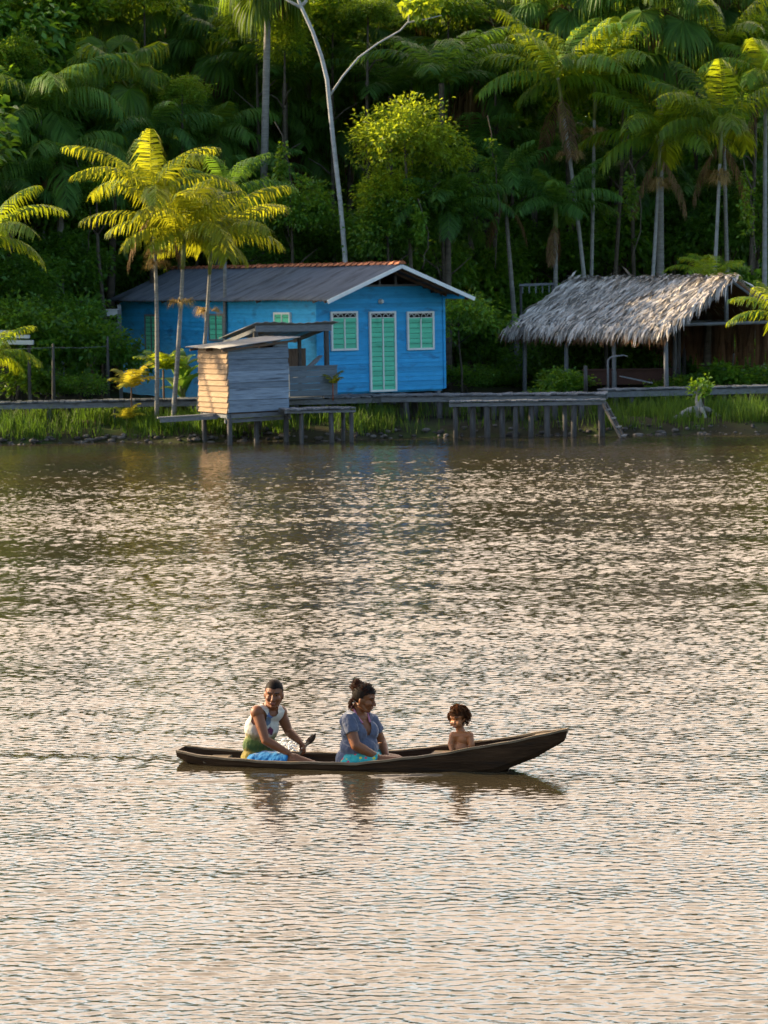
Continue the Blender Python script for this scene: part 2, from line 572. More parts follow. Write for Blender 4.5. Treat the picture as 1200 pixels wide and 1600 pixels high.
# ------------------------------------------------------------------ ground
def gz(x, y):
    """height of the bank"""
    s = SHORE_Y + .35 * math.sin(x * .55) + .22 * math.sin(x * 1.7 + 1)
    d = y - s
    if d < 0: return max(-2.0, d * .35)
    return .34 * (1 - math.exp(-d / .5)) + min(d, 14) * .030 + max(0, d - 26) * .06 + .035 * math.sin(x * 3.1) * math.sin(y * 2.3)


xs = np.unique(np.concatenate([np.linspace(-700, -40, 12), np.linspace(-40, -15, 25), np.linspace(-15, 15, 150), np.linspace(15, 40, 25), np.linspace(40, 700, 12)]))
ys = np.unique(np.concatenate([np.linspace(70, 75, 6), np.linspace(75, 82, 60), np.linspace(82, 130, 60), np.linspace(130, 900, 14)]))
V = [(x, y, gz(x, y)) for y in ys for x in xs]
nx = len(xs)
ii = (np.arange(len(ys) - 1)[:, None] * nx + np.arange(nx - 1)[None, :]).ravel()
tag(link_mesh('ground', fast_mesh('ground', V, [np.stack([ii, ii + 1, ii + nx + 1, ii + nx], -1)], True), M['ground']),
    'muddy river bank rising into the forest', 'ground', kind='structure')

# grass on the bank
def blades(n, xr, yr, hr, w, seed, dens=None):
    rg = np.random.default_rng(seed)
    x = rg.uniform(*xr, n); y = rg.uniform(*yr, n)
    z = np.array([gz(a, c) for a, c in zip(x, y)])
    ok = z > .06
    if dens is not None: ok &= np.array([dens(a, c) for a, c in zip(x, y)]) > rg.random(n)
    x, y, z = x[ok], y[ok], z[ok]
    n = len(x)
    cl = .65 + .35 * np.sin(x * 2.1 + 1.3 * np.sin(y * 3)) * np.sin(y * 2.7 + x)
    h = rg.uniform(*hr, n) * (.55 + .6 * np.clip(cl, 0, 1))
    an = rg.uniform(0, 2 * PI, n); ln = rg.uniform(.1, .5, n) * h
    dxv, dyv = np.cos(an) * ln, np.sin(an) * ln
    wa = rg.uniform(0, PI, n); wx, wy = np.cos(wa) * w / 2, np.sin(wa) * w / 2
    P = np.stack([np.stack([x - wx, y - wy, z - .02], -1), np.stack([x + wx, y + wy, z - .02], -1),
                  np.stack([x + dxv * .35 + wx * .8, y + dyv * .35 + wy * .8, z + h * .6], -1),
                  np.stack([x + dxv * .35 - wx * .8, y + dyv * .35 - wy * .8, z + h * .6], -1),
                  np.stack([x + dxv, y + dyv, z + h * .95], -1)], 1).reshape(-1, 3)
    k = np.arange(n) * 5
    return fast_mesh('grass', P, [np.stack([k, k + 1, k + 2, k + 3], -1), np.stack([k + 3, k + 2, k + 4], -1)])


def gd(x, y):
    v = .55 + .35 * math.sin(x * 1.3 + y) + .3 * math.sin(x * 3.7 + 2 + 2 * y) + .2 * math.sin(x * 9 + y * 7)
    if .3 < x < 5.6: v *= .15
    return v


tag(link_mesh('grass', blades(46000, (-14, 14), (76.2, 80.5), (.10, .60), .022, 21, gd), M['grass']),
    'tall green grass growing along the muddy river bank', 'grass', kind='stuff')

mb = MB()
for i in range(700):
    x = random.uniform(-13, 13)
    y = SHORE_Y + .35 * math.sin(x * .55) + .22 * math.sin(x * 1.7 + 1) + random.gauss(.05, .22)
    r = random.uniform(.02, .09) * random.uniform(.5, 1.2)
    mb.ball((x, y, gz(x, y) + r * .2), (r * random.uniform(.8, 2.2), r, r * .6), 6, 4, Matrix.Rotation(random.uniform(0, PI), 3, 'Z'))
tag(mb.build('debris', M['stone']), 'dark clods and dead leaves along the waterline', 'debris', kind='stuff')


# ------------------------------------------------------------------ blue house
HA = R(30)
HU = Vector((math.cos(HA), math.sin(HA), 0)); HV = Vector((-math.sin(HA), math.cos(HA), 0))
HO = at(497, 614, 80.0)
HZ = HO.z                                 # floor level
HW, HL = 3.97, 12.4
EAVE, RIDGE = 2.56, 3.36                  # above the floor
house = thing('blue_house', 'bright blue timber house on stilts with mint green shutters and grey roof', 'house', HO, HA)


def on_gable(px, py):
    p = hit(px, py, HO, HV) - HO
    return p.dot(HU), p.z


def on_side(px, py):
    p = hit(px, py, HO, HU) - HO
    return p.dot(HV), p.z


BH = .125


def siding(mb, length, z0, z1, top=None, axis='u', off=0.0, bh=BH, t=.022, low=None):
    """lapped boards along local x (axis u, facing -y) or local y (axis v, facing -x)"""
    k = 0
    z = z0
    while z < z1 - .01:
        zt = min(z + bh, z1)
        a, c = 0.0, length
        if top: a, c = top((z + zt) / 2)
        if low and zt <= 0: a, c = low
        if c - a > .05:
            pr = [(-t - .004, z - .012), (-.006, zt), (.03, zt), (.03, z - .012)]
            vs = []
            for e in (a, c):
                for (o, zz) in pr:
                    vs.append((e, o + off, zz) if axis == 'u' else (o + off, e, zz))
            fs = [(0, 4, 5, 1), (1, 5, 6, 2), (2, 6, 7, 3), (3, 7, 4, 0), (0, 1, 2, 3), (4, 7, 6, 5)]
            if axis == 'v': fs = [tuple(reversed(q)) for q in fs]
            mb.add(vs, fs)
        z = zt
        k += 1
    return mb


GTOP = 2.82                               # the gable boarding stops short of the ridge
slope = (RIDGE - EAVE) / (HW / 2)


def gable_top(z):
    if z <= EAVE - .02: return 0.0, HW
    d = (z - EAVE + .04) / slope
    return min(d, HW / 2), max(HW - d, HW / 2)


mb = MB()
siding(mb, HW, 0, GTOP, gable_top)
mb.build('gable_wall', M['blue'], house)
mb = MB()
siding(mb, HL, -.5, EAVE, axis='v', low=(4.0, HL))
mb.build('side_wall', M['blue'], house)
mb = MB()
mb.box((HW - .02, HL / 2, EAVE / 2), (.05, HL - .1, EAVE)).box((HW / 2, HL - .03, EAVE / 2), (HW - .1, .05, EAVE))
mb.box((HW / 2, HL / 2, -.03), (HW - .1, HL - .1, .06))
mb.build('rear_wall', M['blue'], house)
mb = MB()
mb.box((-.012, -.012, EAVE / 2 - .03), (.07, .07, EAVE - .06))
mb.build('corner_board', M['blue'], house)
mb = MB()
mb.box((HW, -.012, EAVE / 2 - .03), (.07, .07, EAVE - .06))
mb.build('corner_board', M['blue'], house)

# roof: corrugated fibre-cement sheets on two slopes
OVF, OVE, OVB = 1.15, .30, .35
SLT = .045
roof_v = []
nv = int((HL + OVF + OVB) / .03)
vv = np.linspace(-OVF, HL + OVB, nv)
wav = .022 * np.sin(vv / .177 * 2 * PI)
def roof_slope(u0, u1, zz0, zz1):
    P = []
    for t in np.linspace(0, 1, 8):
        u = u0 + (u1 - u0) * t
        z = zz0 + (zz1 - zz0) * t
        sag = -.012 * math.sin(PI * t)
        lapt = .012 if t < .5 else 0
        P.append(np.stack([np.full(nv, u), vv, z + wav + sag - lapt + .015 * np.sin(vv * 1.1 + u)], -1))
    P = np.array(P)
    top = P.reshape(-1, 3)
    i2 = (np.arange(7)[:, None] * nv + np.arange(nv - 1)[None, :]).ravel()
    return top, np.stack([i2, i2 + 1, i2 + nv + 1, i2 + nv], -1)
zE = EAVE + .06
ze_l = zE - slope * OVE
A, qa = roof_slope(-OVE, HW / 2, ze_l, RIDGE + .06)
B_, qb = roof_slope(HW + OVE, HW / 2, ze_l, RIDGE + .06)
roof_me = fast_mesh('roof', np.vstack([A, B_]), [np.vstack([qa[:, ::-1], qb + len(A)])], False)
roof = link_mesh('roof', roof_me, M['fibre'], house)
sol = roof.modifiers.new('t', 'SOLIDIFY'); sol.thickness = .012; sol.offset = 0
mb = MB()
y = -OVF - .05
while y < HL + OVB:
    for k in range(1):
        pts = [(HW / 2, y, RIDGE + .075 + .02 * random.random()), (HW / 2, y + .36, RIDGE + .055)]
        ring = []
        for (p, r) in zip(pts, (.115, .09)):
            for j in range(7):
                an = PI * j / 6
                ring.append((p[0] + r * math.cos(an), p[1], p[2] + r * .75 * math.sin(an) - .02))
        mb.add(ring, [(j, j + 1, j + 8, j + 7) for j in range(6)] + [tuple(range(7))], True)
    y += .33
mb.build('ridge_tiles', M['tile'], roof)
# barge boards, rafters, soffit structure in the open gable
mb = MB()
for s, u1 in ((-1, -OVE), (1, HW + OVE)):
    mb.beam((u1, -OVF - .015, ze_l - .055), (HW / 2, -OVF - .015, RIDGE - .0), .03, .10)
mb.build('barge_board', M['white'], roof)
mb = MB()
for vy in (-OVF + .25, -.25, 3, 6, 9, 12):
    for u1 in (-OVE + .05, HW + OVE - .05):
        mb.beam((u1, vy, ze_l - .055), (HW / 2, vy, RIDGE - .06), .05, .07)
for fz in (.12, .5, .9):
    for sg in (0, 1):
        u = (HW / 2) * fz if not sg else HW - (HW / 2) * fz
        mb.beam((u, -OVF + .03, EAVE + slope * (HW / 2) * fz - .015), (u, HL, EAVE + slope * (HW / 2) * fz - .015), .05, .045)
mb.build('rafters', M['brown_wood'], roof)
mb = MB()
for u in (HW / 2 - .5, HW / 2, HW / 2 + .5):
    mb.box((u, .05, (GTOP + RIDGE) / 2 - .15), (.06, .06, RIDGE - GTOP - .1 if u == HW / 2 else .35))
mb.box((HW / 2, .05, GTOP + .03), (2.5, .07, .05))
mb.build('gable_struts', M['grey_wood'], house)
mb = MB()
mb.box((HW / 2, 1.4, EAVE + .02), (HW - .2, 2.5, .02)).box((HW / 2, 2.6, EAVE + .3), (1.0, .03, .55))
mb.build('attic_backing', M['dark'], house)  # near-black sheets put the shade of the open attic into colour
# eave wall plate showing blue at the right of the gable
mb = MB()
mb.beam((HW + .0, -OVF + .1, ze_l + .02), (HW + .0, .0, ze_l + .02), .1, .12)
mb.build('wall_plate', M['blue'], house)


def opening(kind, u0, u1, z0, z1, axis, transom=True, leafs=2, frame_m='white'):
    """door or window: white frame, two boarded green leaves, dark fanlight with white scrolls"""
    def T(a, o, z): return (a, -o, z) if axis == 'u' else (-o, a, z)
    def S(a, o, z): return (a, o, z) if axis == 'u' else (o, a, z)
    w = u1 - u0
    ft = .055
    root = MB()
    th = .17 if transom else 0
    zt = z1 - th
    # boarded leaves
    ctr = (u0 + u1) / 2
    hb = (zt - z0)
    nb = max(3, int(hb / .13))
    for a, c in ((u0 + ft, ctr - .012), (ctr + .012, u1 - ft)):
        for k in range(nb):
            za = z0 + ft * .6 + (hb - ft * .6) * k / nb; zb = z0 + ft * .6 + (hb - ft * .6) * (k + 1) / nb
            root.box(T((a + c) / 2, .045 + .006 * (k % 2), (za + zb) / 2), S(c - a, .03, zb - za - .012))
    r = root.build(kind, M['green'], house)
    fr = MB()
    fr.box(T(u0 + ft / 2, .05, (z0 + z1) / 2), S(ft, .07, z1 - z0)).box(T(u1 - ft / 2, .05, (z0 + z1) / 2), S(ft, .07, z1 - z0))
    fr.box(T(ctr, .052, z1 - ft / 2), S(w - 2 * ft, .066, ft)).box(T(ctr, .052, z0 + ft / 2), S(w - 2 * ft, .066, ft))
    fr.box(T(ctr, .053, (z0 + zt) / 2), S(.035, .068, zt - z0 - ft))
    fr.build('frame', M[frame_m], r)
    bk = MB()
    bk.box(T(ctr, .026, (z0 + z1) / 2), S(w - .02, .02, z1 - z0 - .02))
    bk.build('dark_panel', M['dark'], r)  # flat black panel paints the shade inside the opening
    if transom:
        sc_ = MB()
        sc_.box(T(ctr, .05, zt - .0), S(w - 2 * ft, .05, .02))
        for s in (-1, 1):
            for q in (0.28, .75):
                c0 = ctr + s * (w / 2 - ft) * q
                pts = []
                for j in range(9):
                    an = PI * j / 8
                    pts.append(T(c0 + s * .07 * math.cos(an), .05, zt + .02 + .08 * math.sin(an)))
                sc_.tube(pts, .008, 5)
        sc_.build('fanlight_scrolls', M['white'], r)
    return r


def px_open(kind, x0, x1, y0, y1, axis, **k):
    fn = on_gable if axis == 'u' else on_side
    a0, zt = fn(x0, y0); a1, zb = fn(x1, y1)
    return opening(kind, min(a0, a1), max(a0, a1), zb, zt, axis, **k)


dr = px_open('door', 575, 618.5, 487, 611, 'u')
px_open('window', 515, 558, 487, 547, 'u')
px_open('window', 634, 677, 487, 546, 'u')
a, z = on_gable(594, 555)
mb = MB(); mb.ball((a + .03, -.085, z), .022, 8, 6)
mb.build('handle', M['white'], dr)
for (x0, x1, y0, y1) in ((229, 251, 491, 560), (329, 353, 490, 533), (431, 457, 488, 524)):
    px_open('window', x0, x1, y0, y1, 'v', transom=False, frame_m='grey_wood' if x0 < 400 else 'white')
a, z = on_gable(593.5, 471)
mb = MB(); mb.tube([(a, -.02, z), (a, -.06, z)], .07, 12); mb.ball((a, -.1, z), .06, 10, 7)
mb.build('wall_lamp', M['white'], house)
for (u, v_) in [(u, v_) for u in (.2, HW / 2, HW - .2) for v_ in (.15, 2.5, 5, 7.5, 10, 12.2)]:
    p = HO + HU * u + HV * v_
    mb = MB(); mb.box((u, v_, (gz(p.x, p.y) - .2 - HZ - .1) / 2 - .05), (.13, .13, abs(gz(p.x, p.y) - .2 - HZ)))
    mb.build('stilt', M['post'], house)
mb = MB()
for u in (.2, HW / 2, HW - .2): mb.beam((u, -.05, -.13), (u, HL - .05, -.13), .1, .14)
mb.build('floor_beam', M['grey_wood'], house)


# ------------------------------------------------------------------ wooden hut by the water
KO = at(357, 645, 74.6)
hut = thing('plank_hut', 'small grey plank hut on stilts at the water with sunlit side boards', 'hut', KO, HA)
kW, kD = 1.72, 1.60
KZ = KO.z
kH0, kSl = 1.60, .10
mb = MB()
z = 0; k = 0
while z < kH0 + .12:
    bh = random.uniform(.12, .17)
    zt = min(z + bh, kH0 + .16)
    dz = random.uniform(-.012, .012)
    a = random.uniform(-.012, .01); c = kW + random.uniform(-.01, .02)
    tz = min(zt, kH0 + kSl * .0 + .02) if zt > kH0 else zt
    if z < kH0 - .02:
        zt0 = min(zt, kH0 + .0); zt1 = min(zt, kH0 + kSl * kW)
        o = random.uniform(0, .012)
        vs = [(a, -.02 - o, z), (c, -.02 - o, z + dz), (c, .01, z + dz), (a, .01, z), (a, -.012 - o, zt0 - .006), (c, -.012 - o, zt1 - .006 + dz), (c, .01, zt1 - .006 + dz), (a, .01, zt0 - .006)]
    else:
        a2 = max(0, (zt - kH0) / kSl - .3)
        vs = [(a2, -.02, z), (c, -.02, z), (c, .01, z), (a2, .01, z), (a2, -.02, z + .02), (c, -.02, kH0 + kSl * kW), (c, .01, kH0 + kSl * kW), (a2, .01, z + .02)]
    mb.add(vs, [(3, 2, 1, 0), (4, 5, 6, 7), (0, 1, 5, 4), (1, 2, 6, 5), (2, 3, 7, 6), (3, 0, 4, 7)])
    z = zt
mb.build('front_boards', M['hut_skylit'], hut)
mb = MB()
z = 0
while z < kH0 - .03:
    bh = random.uniform(.125, .15)
    zt = min(z + bh, kH0)
    dz = random.uniform(-.015, .015); e0 = random.uniform(-.02, .02); e1 = random.uniform(-.05, .02)
    o = random.uniform(.0, .01)
    vs = [(-.045 - o, e1 + .0, z - .02), (-.045 - o, kD + e0, z - .02 + dz), (-.008, kD + e0, zt + dz), (-.008, e1, zt),
          (.012, e1, z - .02), (.012, kD + e0, z - .02 + dz), (.012, kD + e0, zt + dz), (.012, e1, zt)]
    mb.add(vs, [(0, 3, 2, 1), (4, 5, 6, 7), (0, 1, 5, 4), (3, 7, 6, 2), (0, 4, 7, 3), (1, 2, 6, 5)])
    z = zt
mb.build('side_boards', M['hut_sunlit'], hut)
mb = MB()
mb.box((kW, kD / 2, kH0 / 2 + .05), (.03, kD - .06, kH0 + .08)).box((kW / 2, kD, kH0 / 2), (kW - .06, .03, kH0 - .02)).box((kW / 2, kD / 2, -.05), (kW - .08, kD - .08, .05))
mb.build('inner_boards', M['brown_wood'], hut)
nv2 = 60
P = []
for v_ in np.linspace(-.20, kD + .22, nv2):
    for u in (-.28, kW * .5, kW + .26):
        P.append((u, v_, kH0 + .055 + kSl * u + .012 * math.sin(v_ / .076 * 2 * PI) + (.012 if u < 0 else 0) * math.sin(v_ * 5)))
i2 = (np.arange(nv2 - 1)[:, None] * 3 + np.arange(2)[None, :]).ravel()
rf = link_mesh('roof', fast_mesh('roof', P, [np.stack([i2, i2 + 1, i2 + 4, i2 + 3], -1)]), M['metal_sheet'], hut)
sol = rf.modifiers.new('t', 'SOLIDIFY'); sol.thickness = .012; sol.offset = 0
mb = MB()
for v_ in (-.1, kD * .5, kD + .1): mb.beam((-.2, v_, kH0 - .02 - .2 * kSl), (kW + .2, v_, kH0 - .02 + kSl * (kW + .2)), .05, .06)
mb.build('roof_batten', M['brown_wood'], hut)
for (u, v_, h) in ((.05, .06, 0), (kW - .05, .06, 0), (.06, kD - .1, 0), (kW - .06, kD - .1, 0), (kW * .55, .3, 0)):
    mb = MB(); mb.tube([(u + random.uniform(-.03, .03), v_, -1.5), (u, v_, -.02)], [.075, .065], 8)
    mb.build('stilt', M['post'], hut)
mb = MB()
mb.beam((-.05, .03, -.10), (kW + .05, .03, -.07), .06, .10).beam((-.05, .12, -.22), (kW + .1, .10, -.18), .05, .09).beam((.05, 0, -.09), (.05, kD, -.09), .08, .1).beam((kW - .05, 0, -.09), (kW - .05, kD, -.09), .08, .1)
mb.build('floor_beam', M['grey_wood'], hut)
# projecting plank step at the left of the hut
mb = MB()
mb.beam((-1.35, 1.3, -.12), (.0, .75, -.06), .32, .035)
mb.beam((-1.35, 1.15, -.19), (.0, .62, -.13), .04, .09)
mb.build('landing_plank', M['grey_wood'], hut)

# ------------------------------------------------------------------ open kitchen shelter behind the hut
CO = at(400, 560, 77.4); CO.z = HZ - .02
shel = thing('kitchen_shelter', 'open plank shelter with sagging sheet roof between hut and blue house', 'shelter', CO, HA)
cw = 2.25
zt = at(398, 507, 77.4).z - CO.z
mb = MB()
P = []
for v_ in np.linspace(-.1, 2.0, 4):
    for i in range(46):
        u = -.05 + (cw + .25) * i / 45
        P.append((u, v_, zt + .02 - .20 * v_ + .012 * math.sin(i * 1.4) + .02 * math.sin(i * .2) - .01 * u))
i2 = (np.arange(3)[:, None] * 46 + np.arange(45)[None, :]).ravel()
rf = link_mesh('roof', fast_mesh('roof', P, [np.stack([i2, i2 + 1, i2 + 47, i2 + 46], -1)]), M['metal_sheet'], shel)
sol = rf.modifiers.new('t', 'SOLIDIFY'); sol.thickness = .014; sol.offset = 0
mb = MB()
mb.beam((.0, 0, zt - .11), (cw, 0, zt - .13), .05, .17).beam((.05, .05, zt - .14), (.05, 1.9, zt - .50), .05, .1)
mb.beam((cw - .1, .05, zt - .14), (cw - .1, 1.9, zt - .50), .05, .1)
mb.build('roof_beam', M['grey_wood'], shel)
for (u, v_) in ((.03, .06), (cw - .12, .06), (cw - .42, 1.0), (.03, 1.85), (cw * .62, 1.6)):
    mb = MB(); mb.box((u, v_, zt / 2 - .1 * v_ - .6), (.11 if v_ < .5 else .07, .09, zt + .9 - .2 * v_))
    mb.build('post', M['post'], shel)
p0 = hit(449, 600, CO, HV) - CO; p1 = hit(524, 600, CO, HV) - CO
wu0, wu1 = p0.dot(HU), p1.dot(HU)
wz = hit(480, 573, CO, HV).z - CO.z; wb = hit(480, 619, CO, HV).z - CO.z
mb = MB()
z = wb
while z < wz - .02:
    zt_ = min(z + .17, wz)
    mb.box(((wu0 + wu1) / 2, -.1 + random.uniform(-.005, .005), (z + zt_) / 2), (wu1 - wu0, .03, zt_ - z - .008))
    z = zt_
mb.box((wu1 - .02, .35, (wz + wb) / 2), (.03, .85, wz - wb)).box(((wu0 + wu1) / 2, -.1, wz + .012), (wu1 - wu0 + .02, .06, .03))
mb.build('low_wall', mat_surface('dark_slate_boards', (.10, .125, .15), (.16, .19, .22), 3, (1, 1, 9), .85, .4, .2, isl=.12), shel)
mb = MB()
mb.box(((wu0 + wu1) / 2 - .2, 1.4, wz + .0), (1.6, .03, .9))
mb.build('back_boards', M['brown_wood'], shel)
mb = MB()
mb.box((cw / 2, .95, -.03), (cw + .2, 2.0, .05))
mb.build('floor_boards', M['grey_wood'], shel)
pl = thing('plank_stack', 'loose grey planks leaning at a slant under the kitchen shelter roof', 'planks', at(468, 560, 78.2) , HA)
mb = MB()
for k in range(4):
    mb.beam((-.32 + .06 * k, -.05 * k, -.25 + .05 * k), (.52 + .05 * k, .02 * k, .28 + .045 * k), .14, .03)
mb.build('plank', M['grey_wood'], pl)
pl.location.z = HZ + .62


# ------------------------------------------------------------------ decks, boardwalks, jetty
def planks_between(mb, a, b, width, z, pw=.14, t=.035, jit=.02):
    """cross planks laid on a walkway whose centre line runs a -> b"""
    a, b = Vector(a), Vector(b)
    d = (b - a); L = d.length; d /= L
    n_ = int(L / pw)
    for k in range(n_):
        c = a + d * (k + .5) * L / n_
        c.z = z + random.uniform(-.008, .010)
        an = math.atan2(d.y, d.x) + random.uniform(-.025, .025)
        Mx = Matrix.Rotation(an, 3, 'Z') @ Matrix.Rotation(random.uniform(-.02, .02), 3, 'X')
        mb.box(c, (L / n_ - .015, width + random.uniform(-jit, jit * 4), t), Mx)


def walkway(name, label, cat, a, b, width, z, posts, beam_h=.13, post_r=.06, sink=.3):
    """posts: list of (distance along, side -1 / 1)"""
    a, b = Vector((a[0], a[1], 0)), Vector((b[0], b[1], 0))
    d = (b - a); L = d.length; dn = d / L
    sd = Vector((-dn.y, dn.x, 0))
    o = thing(name, label, cat, (a.x, a.y, z))
    off = Vector((a.x, a.y, z))
    mb = MB()
    planks_between(mb, Vector((0, 0, 0)), d, width, 0)
    mb.build('deck', M['grey_wood'], o)
    for s in (-1, 1):
        mb = MB()
        nseg = max(1, int(L / 3.2))
        for k in range(nseg):
            p = d * (k / nseg) + sd * s * (width / 2 - .07); q = d * ((k + 1) / nseg - .004) + sd * s * (width / 2 - .07)
            p.z = -.035 - beam_h / 2 + random.uniform(-.015, .005); q.z = -.035 - beam_h / 2 + random.uniform(-.015, .005)
            mb.beam(p, q, .06, beam_h)
        mb.build('beam', M['grey_wood'], o)
    for (t, s) in posts:
        p = dn * t + sd * s * (width / 2 - .13)
        wz_ = gz(p.x + off.x, p.y + off.y)
        bot = Vector((p.x + random.uniform(-.04, .04), p.y, max(wz_, -.9) - sink - z)); top = Vector((p.x, p.y, -.06))
        r = post_r * random.uniform(.85, 1.15)
        mb = MB(); mb.tube([bot, (bot + top) / 2 + Vector((random.uniform(-.01, .01), 0, 0)), top], [r * 1.1, r, r * .95], 7)
        mb.build('post', M['post'], o)
    return o


WZ = at(100, 628, 78.2).z
# left walkway
a = at(-60, 630, 78.4); b_ = at(312, 626, 79.0)
L = (b_ - a).length
walkway('boardwalk', 'grey plank boardwalk on short posts above grass left of the hut', 'boardwalk', a, b_, .9, a.z,
        [(x, s) for x in (1.0, 2.3, 4.05, 5.4, 6.1) for s in (-1, 1)])
# deck in front of the house
a = at(440, 616, 78.8); b_ = at(640, 613, 79.4)
walkway('house_deck', 'weathered plank deck along the front of the blue house', 'deck', a, b_, 1.5, HZ - .06,
        [(.3, -1), (1.0, -1), (2.2, -1), (3.1, -1), (3.3, 1), (1.9, 1)])
# broad landing between house and ladder
a = at(600, 613, 78.9); b_ = at(948, 614, 77.9)
walkway('landing_deck', 'long weathered plank landing on many leaning posts right of the blue house', 'deck', a, b_, 1.1, HZ - .04,
        [(.65, -1), (.75, 1), (1.55, -1), (1.9, 1), (2.35, -1), (2.6, 1), (3.0, -1), (3.4, 1), (3.7, -1), (4.1, -1), (4.3, 1), (4.6, -1), (5.3, -1), (5.2, 1)], post_r=.075)
a = at(702, 627, 76.3); b_ = at(947, 627, 75.9)
walkway('jetty', 'narrow lower jetty with worn front beam standing in the river', 'jetty', a, b_, .34, at(830, 626, 76.0).z,
        [(.15, -1), (.6, 1), (.95, -1), (1.35, 1), (1.7, -1), (2.1, 1), (2.5, -1), (2.95, 1), (3.2, -1), (3.85, -1), (3.9, 1)], post_r=.072, sink=.4, beam_h=.09)
# right walkway
a = at(940, 610, 79.6); b_ = at(1290, 602, 81.0)
walkway('boardwalk', 'grey plank boardwalk leading right past the thatched shelter', 'boardwalk', a, b_, .8, at(1000, 607, 80).z,
        [(.3, -1), (.75, -1), (2.05, -1), (2.1, 1), (3.35, -1), (4.1, -1), (5.2, 1), (5.3, -1)], beam_h=.15)
# little platform in front of the hut
a = at(440, 642, 74.9); b_ = at(551, 639, 75.3)
walkway('platform', 'low plank platform with four dark posts beside the plank hut', 'platform', a, b_, .9, at(500, 639, 74.7).z,
        [(.45, -1), (.55, 1), (1.2, -1), (1.72, -1), (1.65, 1)], beam_h=.06, sink=.5)
# ladder
p_t = at(944, 630, 75.9); p_b = at(979, 686, 74.6)
lad = thing('ladder', 'leaning wooden ladder from the jetty end down into the river', 'ladder', (p_b.x, p_b.y, 0))
for s in (-1, 1):
    mb = MB()
    o = Vector((.05 * s, .22 * s, 0))
    mb.beam(p_t + o - Vector((p_b.x, p_b.y, 0)), p_b + o - Vector((p_b.x, p_b.y, 0)) + Vector((.05, 0, -.25)), .05, .09)
    mb.build('rail', M['post'], lad)
for k in range(4):
    c = p_t.lerp(p_b, .18 + .24 * k) - Vector((p_b.x, p_b.y, 0))
    mb = MB(); mb.beam(c + Vector((-.05, -.24, 0)), c + Vector((.05, .24, 0)), .09, .03)
    mb.build('rung', M['grey_wood'], lad)

# ------------------------------------------------------------------ thatched shelter
TA = R(36)
TU = Vector((math.cos(TA), math.sin(TA), 0)); TV = Vector((-math.sin(TA), math.cos(TA), 0))
TO = at(1041, 604, 82.0)
tz0 = gz(TO.x, TO.y)
TO.z = tz0
th = thing('thatched_shelter', 'open shelter on poles with shaggy grey palm thatch roof', 'shelter', TO, TA)
tE = at(1041, 507, 82.0).z - tz0          # eave height
tR = at(1147, 434, 83.2).z - tz0          # ridge height
tW = 4.5; tL = 6.5
tSl = (tR - tE) / (tW / 2)


def thatch_mesh(side, nstrip, seed):
    rg = random.Random(seed)
    mbx = MB()
    for k in range(nstrip):
        t = rg.random() ** .85                    # 0 ridge .. 1 eave
        v_ = rg.uniform(-.35, tL + .15)
        s = (1 - t) * (tW / 2) + t * (-.28)
        if side > 0: s = tW - s
        z = tR - t * (tR - tE + .28 * tSl) + .04 + rg.uniform(0, .07)
        ln = rg.uniform(.5, 1.05); w = rg.uniform(.022, .05)
        sk = rg.gauss(-.28, .35)                  # skewed leaf ribs
        dn = Vector((-1 if side < 0 else 1, sk, 0)).normalized()
        steep = tSl * rg.uniform(.75, 1.15)
        if t > .78: ln *= .62
        drop = .0
        if t > .9: drop = rg.uniform(.1, .5)
        d1 = Vector((dn.x, dn.y, -steep - drop)).normalized()
        d2 = Vector((dn.x * .8, dn.y, -steep - .35 - 1.6 * drop)).normalized()
        p = Vector((s, v_, z)); m1 = p + d1 * ln * .55; e = m1 + d2 * ln * .5
        sd = d1.cross(Vector((0, 0, 1))).normalized() * w / 2
        tw = Vector((0, 0, rg.uniform(-.03, .03)))
        mbx.add([p - sd, p + sd, m1 + sd * 1.1 + tw, m1 - sd * 1.1 - tw, e], [(0, 1, 2, 3), (3, 2, 4)])
    return mbx


base = MB()
for side in (-1, 1):
    u0 = -.22 if side < 0 else tW + .22
    ze = tE - .22 * tSl
    base.add([(u0, -.25, ze), (tW / 2, -.3, tR), (tW / 2, tL + .3, tR), (u0, tL + .3, ze), (u0, -.25, ze - .05), (tW / 2, -.3, tR - .06), (tW / 2, tL + .3, tR - .06), (u0, tL + .3, ze - .05)],
             [(0, 1, 2, 3), (7, 6, 5, 4), (0, 4, 5, 1), (1, 5, 6, 2), (2, 6, 7, 3), (3, 7, 4, 0)])
tr = base.build('roof', M['thatch_brown'], th)
thatch_mesh(-1, 8500, 5).build('thatch_leaves', M['thatch'], tr)
thatch_mesh(1, 1200, 6).build('thatch_leaves', M['thatch'], tr)
mb = MB()
rg = random.Random(9)
for k in range(380):                               # ridge tufts and brown eave fringe
    v_ = rg.uniform(-.3, tL + .3)
    p = Vector((tW / 2 + rg.gauss(0, .08), v_, tR + rg.uniform(.02, .09)))
    d = Vector((rg.choice((-1, 1)) * rg.uniform(.2, 1), rg.gauss(-.3, .6), rg.uniform(-.45, .25))).normalized()
    ln = rg.uniform(.25, .55)
    sd = d.cross(Vector((0, 0, 1))).normalized() * rg.uniform(.025, .05)
    mb.add([p - sd, p + sd, p + d * ln * .6 + sd, p + d * ln * .6 - sd, p + d * ln + Vector((0, 0, -.05))], [(0, 1, 2, 3), (3, 2, 4)])
mb.build('ridge_leaves', M['thatch'], tr)
mb = MB()
